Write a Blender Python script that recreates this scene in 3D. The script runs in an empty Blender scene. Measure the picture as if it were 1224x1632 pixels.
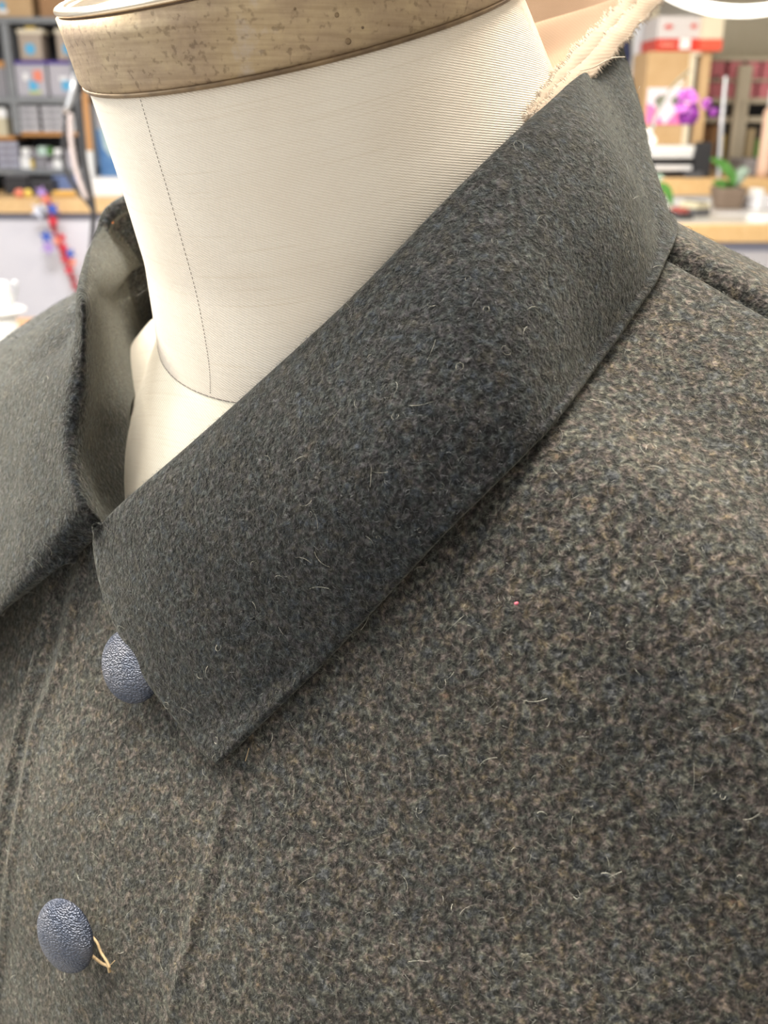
import bpy, bmesh, math, random
import numpy as np
from mathutils import Vector, Matrix
from mathutils.bvhtree import BVHTree
from mathutils import noise as mnoise

random.seed(7); rng = np.random.default_rng(7)
SC = bpy.context.scene
COL = SC.collection

# ------------------------------------------------------------------ camera
FPX = 1600.0; PITCH = math.radians(21.8)
CAM = np.array([0.0, 0.0, 1.40])
cam_d = bpy.data.cameras.new('camera'); cam = bpy.data.objects.new('camera', cam_d); COL.objects.link(cam)
cam.location = CAM; cam.rotation_euler = (math.radians(90) - PITCH, 0, 0)
cam_d.sensor_fit = 'VERTICAL'; cam_d.sensor_height = 36.0; cam_d.lens = 36.0 * FPX / 1632.0
cam_d.clip_start = 0.01; cam_d.clip_end = 60
cam_d.dof.use_dof = True; cam_d.dof.focus_distance = 0.235; cam_d.dof.aperture_fstop = 19.0
SC.camera = cam
# ------------------------------------------------------------------ world and lights
w = bpy.data.worlds.new('world'); SC.world = w; w.use_nodes = True
w.node_tree.nodes['Background'].inputs[0].default_value = (0.86, 0.93, 1.0, 1)
w.node_tree.nodes['Background'].inputs[1].default_value = 0.8
def area(name, loc, target, size, energy, color):
    d = bpy.data.lights.new(name, 'AREA'); d.shape = 'RECTANGLE'; d.size = size[0]; d.size_y = size[1]
    d.energy = energy; d.color = color
    o = bpy.data.objects.new(name, d); COL.objects.link(o); o.location = loc
    o.rotation_euler = (Vector(target) - Vector(loc)).to_track_quat('-Z', 'Y').to_euler()
    return o
area('window_daylight', (-2.7, 0.1, 2.0), (0, 0.3, 1.35), (1.8, 1.3), 32, (0.90, 0.95, 1.0))
area('ceiling_lamp_and_fill', (-0.1, 0.58, 2.78), (-0.1, 0.58, 0), (1.2, 0.6), 104, (1.0, 0.95, 0.87))
area('ceiling_lamp_and_fill', (-2.0, 1.6, 2.78), (-0.6, 0.6, 1.2), (1.2, 0.6), 240, (1.0, 0.94, 0.84))  # added fill that brightens the left collar leaf and shoulder
area('front_fill_light', (0.2, -3.0, 1.7), (0, 0.3, 1.3), (3.0, 1.6), 11, (0.88, 0.94, 1.0))  # added frontal fill for the neck; no window is built there
area('warm_lamp_light', (1.9, 1.3, 2.5), (0, 0.3, 1.35), (1.0, 0.6), 14, (1.0, 0.86, 0.66))
area('ceiling_lamp_and_fill', (0.9, 4.4, 2.78), (0.9, 4.4, 0), (1.2, 0.6), 85, (1.0, 0.92, 0.78))
area('ceiling_lamp_and_fill', (-1.6, 4.4, 2.78), (-1.6, 4.4, 0), (1.2, 0.6), 105, (0.97, 0.97, 1.0))
SC.view_settings.view_transform = 'Standard'; SC.view_settings.look = 'None'
SC.view_settings.gamma = 1.0; SC.view_settings.use_curve_mapping = False
SC.view_settings.exposure = 0.0

# ------------------------------------------------------------------ frames
FW = np.array([0, math.cos(PITCH), -math.sin(PITCH)]); RT = np.array([1.0, 0, 0]); UP = np.array([0, math.sin(PITCH), math.cos(PITCH)])
def PX(x, y, d):                       # a point at real distance d on the sight line of a photo pixel
    return CAM + d * (FW + RT * (x - 612) / FPX + UP * (816 - y) / FPX)
TH = math.radians(40)
BF = np.array([-math.sin(TH), -math.cos(TH), 0]); BL_ = np.array([math.cos(TH), -math.sin(TH), 0])
N0 = np.array([-0.004, 0.302, 0.0])    # neck base centre in plan
def BL(l, f, z): return N0 + BL_ * l + BF * f + np.array([0, 0, z])
def toB(p): r = np.asarray(p) - N0; return float(r @ BL_), float(r @ BF), float(p[2])

# ------------------------------------------------------------------ helpers
def tag(o, label=None, cat=None, group=None, kind=None):
    if label: o['label'] = label
    if cat: o['category'] = cat
    if group: o['group'] = group
    if kind: o['kind'] = kind
    return o
def empty(name, loc, label, cat, group=None):
    o = bpy.data.objects.new(name, None); COL.objects.link(o); o.location = loc; o.empty_display_size = 0.05
    return tag(o, label, cat, group)
def link(name, me, mat, parent=None, smooth=True):
    if mat is not None and not me.materials: me.materials.append(mat)
    if smooth: me.polygons.foreach_set('use_smooth', [True] * len(me.polygons))
    o = bpy.data.objects.new(name, me); COL.objects.link(o)
    if parent is not None:
        o.parent = parent
        if parent.parent is None: o.matrix_parent_inverse = parent.matrix_basis.inverted()   # meshes are built in world coordinates
    return o
def meshobj(name, verts, faces, mat, parent=None, smooth=True, uvs=None):
    me = bpy.data.meshes.new(name)
    me.from_pydata([tuple(map(float, v)) for v in verts], [], [tuple(map(int, f)) for f in faces])
    if uvs is not None:
        uvl = me.uv_layers.new(name='UVMap')
        vi = np.empty(len(me.loops), dtype=np.int32); me.loops.foreach_get('vertex_index', vi)
        uvl.data.foreach_set('uv', np.asarray(uvs, dtype=np.float32)[vi].ravel())
    me.update()
    return link(name, me, mat, parent, smooth)
class BM:
    """collects shapes, links them as one object"""
    def __init__(s): s.v = []; s.f = []
    def add(s, v, f):
        n = len(s.v); s.v += [tuple(map(float, p)) for p in v]; s.f += [tuple(i + n for i in q) for q in f]; return s
    def box(s, a, b, ch=0.0):
        x0, y0, z0 = [min(p, q) for p, q in zip(a, b)]; x1, y1, z1 = [max(p, q) for p, q in zip(a, b)]
        bm = bmesh.new(); bmesh.ops.create_cube(bm, size=1.0)
        for v in bm.verts: v.co = Vector(((x0 + x1) / 2 + v.co.x * (x1 - x0), (y0 + y1) / 2 + v.co.y * (y1 - y0), (z0 + z1) / 2 + v.co.z * (z1 - z0)))
        if ch > 0: bmesh.ops.bevel(bm, geom=bm.edges[:], offset=min(ch, .3 * min(x1 - x0, y1 - y0, z1 - z0)), segments=2, affect='EDGES', profile=.6)
        bm.verts.index_update(); s.add([v.co[:] for v in bm.verts], [[v.index for v in f.verts] for f in bm.faces]); bm.free(); return s
    def tube(s, pts, r, n=8, closed=False):
        pts = [Vector(p) for p in pts]; m = len(pts); rr = r if hasattr(r, '__len__') else [r] * m
        V = []; nrm = None
        for i, p in enumerate(pts):
            a = pts[(i - 1) % m] if (closed or i > 0) else p; b = pts[(i + 1) % m] if (closed or i < m - 1) else p
            t = (b - a).normalized()
            if nrm is None: nrm = t.orthogonal().normalized()
            nrm = (nrm - t * nrm.dot(t)).normalized(); bi = t.cross(nrm)
            for k in range(n):
                an = 2 * math.pi * k / n; V.append(p + (nrm * math.cos(an) + bi * math.sin(an)) * rr[i])
        Fc = []
        for i in range(m if closed else m - 1):
            j = (i + 1) % m
            for k in range(n): Fc.append((i * n + k, i * n + (k + 1) % n, j * n + (k + 1) % n, j * n + k))
        if not closed: Fc += [tuple(range(n - 1, -1, -1)), tuple((m - 1) * n + k for k in range(n))]
        return s.add(V, Fc)
    def lathe(s, prof, n=32, M=None, sx=1, sy=1):
        V = []
        for r, z in prof:
            for k in range(n):
                a = 2 * math.pi * k / n; V.append((r * math.cos(a) * sx, r * math.sin(a) * sy, z))
        Fc = []
        for i in range(len(prof) - 1):
            for k in range(n): Fc.append((i * n + k, i * n + (k + 1) % n, (i + 1) * n + (k + 1) % n, (i + 1) * n + k))
        Fc += [tuple(range(n - 1, -1, -1)), tuple((len(prof) - 1) * n + k for k in range(n))]
        if M is not None: V = [(M @ Vector(v))[:] for v in V]
        return s.add(V, Fc)
    def poly(s, pts, nrm, t):
        m = len(pts); n = Vector(nrm) * t
        V = [Vector(p) for p in pts] + [Vector(p) + n for p in pts]
        return s.add(V, [tuple(range(m)), tuple(range(2 * m - 1, m - 1, -1))] + [(i, i + m, (i + 1) % m + m, (i + 1) % m) for i in range(m)])
    def obj(s, name, mat, parent=None, smooth=False):
        me = bpy.data.meshes.new(name); me.from_pydata(s.v, [], s.f); me.update()
        bm = bmesh.new(); bm.from_mesh(me); bmesh.ops.recalc_face_normals(bm, faces=bm.faces); bm.to_mesh(me); bm.free()
        return link(name, me, mat, parent, smooth)

def catmull(P, n, closed=False):
    P = np.asarray(P, float); m = len(P)
    t = np.linspace(0, m - 1, n); i = np.clip(np.floor(t).astype(int), 0, m - 2); u = (t - i)
    sh = [slice(None)] + [None] * (P.ndim - 1); u = u[tuple(sh)]
    A = P[np.clip(i - 1, 0, m - 1)].copy(); B = P[i]; C = P[i + 1]; D = P[np.clip(i + 2, 0, m - 1)].copy()
    A = np.where((i == 0)[tuple(sh)], 2 * B - C, A); D = np.where((i == m - 2)[tuple(sh)], 2 * C - B, D)
    return .5 * (2 * B + (C - A) * u + (2 * A - 5 * B + 4 * C - D) * u ** 2 + (3 * B - A - 3 * C + D) * u ** 3)
def grid_normals(G):
    du = np.gradient(G, axis=0); dv = np.gradient(G, axis=1); n = np.cross(du, dv)
    return n / (np.linalg.norm(n, axis=-1, keepdims=True) + 1e-12)
def smoothG(G, k=1):
    for _ in range(k):
        H = G.copy(); H[1:-1] = (G[:-2] + 2 * G[1:-1] + G[2:]) / 4; G = H
        H = G.copy(); H[:, 1:-1] = (G[:, :-2] + 2 * G[:, 1:-1] + G[:, 2:]) / 4; G = H
    return G
def thick_sheet(G, t, mask=None, flip=False):
    """a cloth sheet of thickness t below the grid G (outer side), rounded rims; mask: faces kept"""
    nu, nv = G.shape[:2]; n = grid_normals(G) * (-1 if flip else 1)
    keep = np.ones((nu - 1, nv - 1), bool) if mask is None else mask
    outer = G.reshape(-1, 3); inner = (G - n * t).reshape(-1, 3)
    V = [outer, inner]; Fs = []; off = nu * nv
    idx = lambda i, j: i * nv + j
    edges = {}
    for i in range(nu - 1):
        for j in range(nv - 1):
            if not keep[i, j]: continue
            q = (idx(i, j), idx(i + 1, j), idx(i + 1, j + 1), idx(i, j + 1))
            if flip: q = q[::-1]
            Fs.append(q); Fs.append(tuple(a + off for a in q[::-1]))
            for a, b in zip(q, q[1:] + q[:1]):
                if (b, a) in edges: del edges[(b, a)]
                else: edges[(a, b)] = q
    cen = {}
    for (a, b), q in edges.items():
        out = (outer[a] + outer[b]) / 2 - outer[list(q)].mean(0); out /= np.linalg.norm(out) + 1e-12
        for k in (a, b): cen.setdefault(k, []).append(out)
    rim = {}; R = []
    for k, os_ in cen.items():
        o = np.mean(os_, 0); o /= np.linalg.norm(o) + 1e-12
        rim[k] = 2 * off + len(R); mid = (outer[k] + inner[k]) / 2; h = (outer[k] - inner[k]) / 2
        R += [mid + h * .75 + o * t * .33, mid + o * t * .5, mid - h * .75 + o * t * .33]
    for (a, b) in edges:
        ra, rb = rim[a], rim[b]
        Fs += [(b, a, ra, rb), (rb, ra, ra + 1, rb + 1), (rb + 1, ra + 1, ra + 2, rb + 2), (rb + 2, ra + 2, a + off, b + off)]
    V = np.vstack([outer, inner] + ([np.array(R)] if R else []))
    used = np.unique(np.concatenate([np.array(f) for f in Fs])); mp = -np.ones(len(V), int); mp[used] = np.arange(len(used))
    return V[used], [tuple(mp[list(f)]) for f in Fs]

# ------------------------------------------------------------------ materials
def nmat(name, rough=.6, color=(.5, .5, .5), metal=0.0, spec=.5, emit=None, estr=0):
    m = bpy.data.materials.new(name); m.use_nodes = True; b = m.node_tree.nodes['Principled BSDF']
    b.inputs['Base Color'].default_value = (*color, 1); b.inputs['Roughness'].default_value = rough
    b.inputs['Metallic'].default_value = metal; b.inputs['Specular IOR Level'].default_value = spec
    if emit: b.inputs['Emission Color'].default_value = (*emit, 1); b.inputs['Emission Strength'].default_value = estr
    return m
class NT:
    def __init__(s, m): s.m = m; s.t = m.node_tree; s.b = s.t.nodes['Principled BSDF']
    def n(s, typ, **kw):
        nd = s.t.nodes.new(typ)
        for k, v in kw.items():
            if k.startswith('_'): setattr(nd, k[1:], v)
            else: nd.inputs[k.replace('_', ' ')].default_value = v
        return nd
    def l(s, a, b): s.t.links.new(a, b)
    def ramp(s, src, stops):
        r = s.t.nodes.new('ShaderNodeValToRGB'); e = r.color_ramp.elements
        while len(e) < len(stops): e.new(.5)
        for q, (p, c) in zip(e, stops): q.position = p; q.color = (*c, 1)
        s.l(src, r.inputs[0]); return r.outputs[0]
    def mix(s, fac, a, b, mode='MIX'):
        x = s.t.nodes.new('ShaderNodeMix'); x.data_type = 'RGBA'; x.blend_type = mode; x.clamp_factor = True
        for k, v in ((0, fac), (6, a), (7, b)):
            if hasattr(v, 'links') or hasattr(v, 'is_linked'): s.l(v, x.inputs[k])
            else: x.inputs[k].default_value = v if k == 0 else (*v, 1)
        return x.outputs[2]
    def math(s, op, a, b=0.0):
        x = s.t.nodes.new('ShaderNodeMath'); x.operation = op
        for k, v in ((0, a), (1, b)):
            if hasattr(v, 'is_linked'): s.l(v, x.inputs[k])
            else: x.inputs[k].default_value = v
        return x.outputs[0]
def mottled(name, c1, c2, scale=20, rough=.6, bump=0.0, metal=0.0, detail=4):
    m = nmat(name, rough, c1, metal); t = NT(m); co = t.n('ShaderNodeTexCoord')
    nz = t.n('ShaderNodeTexNoise', Scale=scale, Detail=detail); t.l(co.outputs['Object'], nz.inputs['Vector'])
    t.l(t.ramp(nz.outputs[0], [(.3, c1), (.7, c2)]), t.b.inputs['Base Color'])
    if bump:
        bp = t.n('ShaderNodeBump', Strength=.5, Distance=bump); t.l(nz.outputs[0], bp.inputs['Height']); t.l(bp.outputs[0], t.b.inputs['Normal'])
    return m
def wool(name, tint=(1, 1, 1), bright=1.0, sheen=.22):
    m = nmat(name, .95, (.1, .1, .1), spec=.15); t = NT(m); co = t.n('ShaderNodeTexCoord').outputs['Object']
    wp = t.n('ShaderNodeTexNoise', Scale=420, Detail=2); t.l(co, wp.inputs['Vector'])
    add = t.n('ShaderNodeVectorMath', _operation='MULTIPLY_ADD'); t.l(wp.outputs['Color'], add.inputs[0]); add.inputs[1].default_value = (.0022,) * 3; t.l(co, add.inputs[2])
    n1 = t.n('ShaderNodeTexNoise', Scale=760, Detail=5, Roughness=.62); t.l(add.outputs[0], n1.inputs['Vector'])
    n2 = t.n('ShaderNodeTexNoise', Scale=230, Detail=3, Roughness=.6); t.l(co, n2.inputs['Vector'])
    n3 = t.n('ShaderNodeTexNoise', Scale=1500, Detail=2); t.l(co, n3.inputs['Vector'])
    n4 = t.n('ShaderNodeTexNoise', Scale=45, Detail=3); t.l(co, n4.inputs['Vector'])
    n5 = t.n('ShaderNodeTexNoise', Scale=330, Detail=2); mp = t.n('ShaderNodeMapping'); mp.inputs['Location'].default_value = (3, 7, 1); t.l(co, mp.inputs[0]); t.l(mp.outputs[0], n5.inputs['Vector'])
    k = bright; c = lambda r, g, b: (r * tint[0] * k, g * tint[1] * k, b * tint[2] * k)
    base = t.ramp(n1.outputs[0], [(.32, c(.008, .0085, .009)), (.44, c(.030, .0305, .030)), (.55, c(.085, .084, .078)), (.70, c(.235, .228, .205))])
    warm = t.ramp(n2.outputs[0], [(.36, (.80, .82, .84)), (.5, (1, 1, 1)), (.66, (1.16, 1.14, 1.08))])
    hue = t.ramp(n5.outputs[0], [(.33, (.86, .96, 1.14)), (.45, (.97, 1.04, .95)), (.55, (1.08, .96, 1.02)), (.68, (1.12, 1.02, .80)), (.78, (1.3, .95, .82))])
    x = t.mix(1.0, base, warm, 'MULTIPLY'); x = t.mix(1.0, x, hue, 'MULTIPLY')
    big = t.ramp(n4.outputs[0], [(.3, (.82, .84, .86)), (.7, (1.2, 1.17, 1.10))]); x = t.mix(1.0, x, big, 'MULTIPLY')
    g = t.n('ShaderNodeMix', _data_type='RGBA', _blend_type='MULTIPLY'); g.inputs[0].default_value = 1; g.inputs[7].default_value = (1, 1, 1, 1); t.l(x, g.inputs[6])
    t.l(g.outputs[2], t.b.inputs['Base Color'])
    h = t.math('ADD', n1.outputs[0], t.math('MULTIPLY', n3.outputs[0], .4)); bp = t.n('ShaderNodeBump', Strength=.9, Distance=.0009); t.l(h, bp.inputs['Height']); t.l(bp.outputs[0], t.b.inputs['Normal'])
    t.b.inputs['Sheen Weight'].default_value = sheen; t.b.inputs['Sheen Roughness'].default_value = .45; t.b.inputs['Sheen Tint'].default_value = (.85, .83, .68, 1)
    return m
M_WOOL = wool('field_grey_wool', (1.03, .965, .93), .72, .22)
M_COLLAR_SHADED = wool('shaded_collar_wool', (.92, .98, 1.14), .35, .25)  # coat cloth made darker and bluer: the collar's shade is in the colour
def fibre(name, cols):
    m = nmat(name, .6, (.3, .3, .25), spec=.3); t = NT(m); co = t.n('ShaderNodeTexCoord').outputs['Object']
    nz = t.n('ShaderNodeTexNoise', Scale=900, Detail=1); t.l(co, nz.inputs['Vector']); t.l(t.ramp(nz.outputs[0], cols), t.b.inputs['Base Color']); return m
M_FIB = fibre('wool_fibre', [(.3, (.03, .032, .033)), (.45, (.09, .091, .084)), (.58, (.17, .165, .14)), (.72, (.32, .31, .26))])
M_FIBC = fibre('shaded_collar_fibre', [(.3, (.02, .023, .026)), (.45, (.055, .06, .064)), (.58, (.11, .115, .115)), (.72, (.22, .22, .21))])  # darker fibre copy that carries the same painted collar shade
M_LINT = fibre('pale_fibre', [(.3, (.32, .32, .27)), (.7, (.62, .58, .46))])
def canvas(name, stain=False, c0=(.85, .75, .63), c1=(.92, .84, .73), ws=1.0, bd=1.0, rc=.75):
    m = nmat(name, .8, c0, spec=.2); t = NT(m); uv = t.n('ShaderNodeTexCoord').outputs['UV']
    mp = t.n('ShaderNodeMapping'); mp.inputs['Rotation'].default_value = (0, 0, math.radians(30)); t.l(uv, mp.inputs[0])
    wv = t.n('ShaderNodeTexWave', _wave_type='BANDS', _bands_direction='Y', Scale=440 * ws, Distortion=.7, Detail=2.0); wv.inputs['Detail Scale'].default_value = 1.5
    t.l(mp.outputs[0], wv.inputs['Vector'])
    m2 = t.n('ShaderNodeMapping'); m2.inputs['Rotation'].default_value = (0, 0, math.radians(-32)); t.l(uv, m2.inputs[0])
    w2 = t.n('ShaderNodeTexWave', _wave_type='BANDS', _bands_direction='X', Scale=620 * ws, Distortion=2.0, Detail=2.0); t.l(m2.outputs[0], w2.inputs['Vector'])
    st = t.n('ShaderNodeMapping'); st.inputs['Rotation'].default_value = (0, 0, math.radians(32)); st.inputs['Scale'].default_value = (25, 900, 1); t.l(uv, st.inputs[0])
    sl = t.n('ShaderNodeTexNoise', Scale=1, Detail=2); t.l(st.outputs[0], sl.inputs['Vector'])
    nb = t.n('ShaderNodeTexNoise', Scale=28, Detail=4); t.l(uv, nb.inputs['Vector'])
    col = t.ramp(nb.outputs[0], [(.3, c0), (.7, c1)])
    dk = t.ramp(wv.outputs[0], [(0, (.84, .81, .76)), (.6, (1, 1, 1))]); col = t.mix(rc, col, dk, 'MULTIPLY')
    sv = t.ramp(sl.outputs[0], [(.28, (.93, .91, .88)), (.42, (1, 1, 1)), (.7, (1, 1, 1)), (.8, (1.08, 1.08, 1.06))]); col = t.mix(.8, col, sv, 'MULTIPLY')
    if stain:
        sp = t.n('ShaderNodeSeparateXYZ'); t.l(uv, sp.inputs[0])
        band = t.math('MULTIPLY', t.math('SUBTRACT', sp.outputs[0], RUST_U), 90.0); band = t.math('SUBTRACT', 1.0, t.math('ABSOLUTE', band))
        ns = t.n('ShaderNodeTexNoise', Scale=120, Detail=5, Roughness=.7); t.l(uv, ns.inputs['Vector'])
        f = t.math('MULTIPLY', t.ramp(ns.outputs[0], [(.50, (0, 0, 0)), (.68, (1, 1, 1))]), t.math('MAXIMUM', band, 0.0))
        col = t.mix(t.math('MULTIPLY', f, .75), col, (.62, .28, .11))
        wide = t.math('MAXIMUM', t.math('SUBTRACT', 1.0, t.math('ABSOLUTE', t.math('MULTIPLY', t.math('SUBTRACT', sp.outputs[0], RUST_U + .012), 28.0))), 0.0)
        col = t.mix(t.math('MULTIPLY', wide, .45), col, (.70, .52, .32))
    t.l(col, t.b.inputs['Base Color'])
    h = t.math('ADD', wv.outputs[0], t.math('MULTIPLY', w2.outputs[0], .35)); h = t.math('ADD', h, t.math('MULTIPLY', sl.outputs[0], .8))
    bp = t.n('ShaderNodeBump', Strength=.55, Distance=.00018 * bd); t.l(h, bp.inputs['Height']); t.l(bp.outputs[0], t.b.inputs['Normal'])
    return m
RUST_U = 0.118
M_NECK = canvas('neck_twill_canvas', True)
M_TORSO = canvas('torso_canvas', False, (.84, .76, .62), (.90, .83, .70))
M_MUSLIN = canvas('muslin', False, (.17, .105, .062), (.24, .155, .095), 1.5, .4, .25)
M_FRAY = mottled('frayed_muslin', (.46, .37, .28), (.60, .50, .40), 300, .85)
M_THREAD = mottled('tan_thread', (.38, .26, .13), (.56, .40, .22), 900, .7)
M_DTHREAD = nmat('dark_seam_thread', .8, (.16, .13, .11))
def brass():
    m = nmat('aged_brass', .42, (.4, .28, .14), .75); t = NT(m); co = t.n('ShaderNodeTexCoord').outputs['Object']
    a = t.n('ShaderNodeTexNoise', Scale=45, Detail=6, Roughness=.65); t.l(co, a.inputs['Vector'])
    b = t.n('ShaderNodeTexNoise', Scale=600, Detail=3); t.l(co, b.inputs['Vector'])
    mp = t.n('ShaderNodeMapping'); mp.inputs['Scale'].default_value = (1, 1, 18); t.l(co, mp.inputs[0])
    s = t.n('ShaderNodeTexNoise', Scale=70, Detail=4); t.l(mp.outputs[0], s.inputs['Vector'])
    c = t.ramp(a.outputs[0], [(.30, (.30, .22, .16)), (.45, (.44, .33, .22)), (.60, (.52, .40, .25)), (.74, (.55, .48, .44))])
    c = t.mix(.5, c, t.ramp(s.outputs[0], [(.35, (.70, .66, .62)), (.6, (1, 1, 1))]), 'MULTIPLY')
    c = t.mix(.55, c, t.ramp(b.outputs[0], [(.33, (.45, .42, .40)), (.42, (1, 1, 1))]), 'MULTIPLY')
    t.l(c, t.b.inputs['Base Color']); t.l(t.ramp(a.outputs[0], [(.3, (.65,) * 3), (.7, (.5,) * 3)]), t.b.inputs['Roughness'])
    bp = t.n('ShaderNodeBump', Strength=.4, Distance=.0003); t.l(b.outputs[0], bp.inputs['Height']); t.l(bp.outputs[0], t.b.inputs['Normal'])
    return m
M_BRASS = brass(); M_BRASSD = mottled('dark_brass_rim', (.16, .11, .07), (.30, .21, .12), 200, .5, 0, .6)
M_RIM = nmat('polished_brass_rim', .22, (.85, .72, .55), .9)
def button_mat():
    m = nmat('blue_grey_button_paint', .33, (.12, .14, .19), .35); t = NT(m); co = t.n('ShaderNodeTexCoord').outputs['Object']
    mp = t.n('ShaderNodeMapping'); mp.inputs['Scale'].default_value = (1, 1, 1.8); t.l(co, mp.inputs[0])
    v = t.n('ShaderNodeTexVoronoi', Scale=1500); t.l(mp.outputs[0], v.inputs['Vector'])
    a = t.n('ShaderNodeTexNoise', Scale=160, Detail=3); t.l(co, a.inputs['Vector'])
    t.l(t.ramp(a.outputs[0], [(.35, (.050, .062, .095)), (.65, (.10, .105, .13))]), t.b.inputs['Base Color'])
    bp = t.n('ShaderNodeBump', Strength=1.0, Distance=.0005); bp.invert = True; t.l(v.outputs['Distance'], bp.inputs['Height']); t.l(bp.outputs[0], t.b.inputs['Normal'])
    return m
M_BUTTON = button_mat()
M_DISC = mottled('pinkish_wood_cap', (.70, .50, .38), (.80, .60, .46), 60, .5)

# ------------------------------------------------------------------ room shell
WALLG = mottled('painted_wall', (.62, .60, .57), (.66, .64, .61), 3, .8)
LAV = mottled('pale_lavender_panel', (.66, .64, .68), (.70, .68, .72), 2, .7)
WHITE = nmat('white_paint', .5, (.82, .82, .80)); PLASTICW = nmat('white_plastic', .35, (.88, .88, .87))
GREY = mottled('grey_shelf_paint', (.20, .21, .22), (.25, .26, .27), 8, .5)
WOOD = mottled('pale_maple_edge', (.66, .42, .19), (.74, .50, .25), 30, .45)
DARK = nmat('dark_plastic', .45, (.03, .03, .035)); DKGREY = nmat('charcoal', .5, (.09, .09, .10))
BEIGE = mottled('beige_paint', (.50, .44, .34), (.54, .48, .38), 5, .7)
TAN = mottled('tan_cardboard', (.52, .34, .17), (.58, .39, .21), 12, .7)
OLIVE = mottled('olive_beige_wall', (.36, .32, .24), (.40, .36, .28), 4, .8)
YB = 7.40
def struct(name, bm, mat): return tag(bm.obj(name, mat), kind='structure')
struct('floor', BM().box((-4.2, -3.2, -.1), (4.2, YB + .1, 0)), mottled('grey_floor', (.30, .29, .28), (.36, .35, .33), 4, .5))
struct('ceiling', BM().box((-4.2, -3.2, 2.9), (4.2, YB + .1, 3.0)), WHITE)
struct('wall_back', BM().box((-4.2, YB, 0), (4.2, YB + .1, 2.9)), WALLG)
struct('wall_right', BM().box((4.1, -3.2, 0), (4.2, YB, 2.9)), WALLG)
struct('wall_front', BM().box((-4.2, -3.3, 0), (4.2, -3.2, 2.9)), WALLG)
struct('wall_left', BM().box((-4.2, 3.2, 0), (-4.1, YB, 2.9)), WALLG)

# ------------------------------------------------------------------ coat base surface
ZR = np.array([(-.24, 1.235), (-.225, 1.270), (-.2, 1.303), (-.16, 1.328), (-.1, 1.350), (-.06, 1.367), (0, 1.392), (.06, 1.374), (.088, 1.364), (.118, 1.351), (.16, 1.328), (.2, 1.298), (.225, 1.26), (.24, 1.235)])
def zr(l): return float(np.interp(l, ZR[:, 0], ZR[:, 1]))
def prof(l):
    z = zr(l); g = math.sqrt(max(.06, 1 - (l / .245) ** 2)); g2 = math.sqrt(max(.1, 1 - (l / .255) ** 2))
    z2 = min(1.330, z - .030)
    return np.array([(-.125 * g, .86), (-.125 * g, 1.0), (-.135 * g, 1.15), (-.128 * g, 1.25), (-.105 * g, min(1.33, z - .035)), (-.055, z - .006), (-.012, z),
                     (.030, z - .016), (.066 * g2, z2), (.094 * g, min(1.262, z2 - .045)), (.125 * g, 1.190), (.142 * g, 1.10), (.140 * g, 1.0), (.135 * g, .86)])
S0 = 6      # index of the shoulder seam
def surf_grid(ls, ss):
    """points of the base surface for lateral positions ls and profile positions ss (0 = shoulder seam)"""
    G = np.zeros((len(ls), len(ss), 3))
    for i, l in enumerate(ls):
        P = prof(l); t = np.asarray(ss) + S0
        k = np.clip(np.floor(t).astype(int), 0, len(P) - 2); u = (t - k)[:, None]
        A = P[np.clip(k - 1, 0, None)]; B = P[k]; C = P[k + 1]; D = P[np.clip(k + 2, None, len(P) - 1)]
        q = .5 * (2 * B + (C - A) * u + (2 * A - 5 * B + 4 * C - D) * u ** 2 + (3 * B - A - 3 * C + D) * u ** 3)
        G[i] = N0 + BL_ * l + q[:, :1] * BF + np.stack([0 * q[:, 1], 0 * q[:, 1], q[:, 1]], -1)
    return G
LS = np.concatenate([np.linspace(-.243, .243, 150)]); SS = np.linspace(-6, 7, 240)
BASE = smoothG(surf_grid(LS, SS), 6); BN = grid_normals(BASE)
if BN[75, 200] @ BF < 0: BN = -BN
def undul(P):
    v = Vector(P); return .0016 * mnoise.noise(v * 17 + Vector((3, 1, 5))) + .0008 * mnoise.noise(v * 42)
Und = np.array([[undul(BASE[i, j]) for j in range(BASE.shape[1])] for i in range(BASE.shape[0])])
BASE = BASE + BN * Und[..., None]; BN = grid_normals(BASE)
if BN[75, 200] @ BF < 0: BN = -BN
_v = [Vector(p) for p in BASE.reshape(-1, 3)]; nv_ = BASE.shape[1]
_f = [(i * nv_ + j, (i + 1) * nv_ + j, (i + 1) * nv_ + j + 1, i * nv_ + j + 1) for i in range(BASE.shape[0] - 1) for j in range(nv_ - 1)]
if not (Vector(BN[75, 200]).dot((_v[_f[75 * (nv_ - 1) + 200][1]] - _v[_f[75 * (nv_ - 1) + 200][0]]).cross(_v[_f[75 * (nv_ - 1) + 200][3]] - _v[_f[75 * (nv_ - 1) + 200][0]])) > 0): _f = [q[::-1] for q in _f]
BVH = BVHTree.FromPolygons(_v, _f)
def sample(l, s):
    fi = np.interp(l, LS, np.arange(len(LS))); fj = np.interp(s, SS, np.arange(len(SS)))
    i = min(int(fi), len(LS) - 2); j = min(int(fj), len(SS) - 2); u = fi - i; v = fj - j
    w4 = ((1 - u) * (1 - v), u * (1 - v), (1 - u) * v, u * v); ix = ((i, j), (i + 1, j), (i, j + 1), (i + 1, j + 1))
    p = sum(a * BASE[k] for a, k in zip(w4, ix)); n = sum(a * BN[k] for a, k in zip(w4, ix)); return p, n / np.linalg.norm(n)
def BS(l, s, off=0.0): p, n = sample(l, s); return p + n * off
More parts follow.
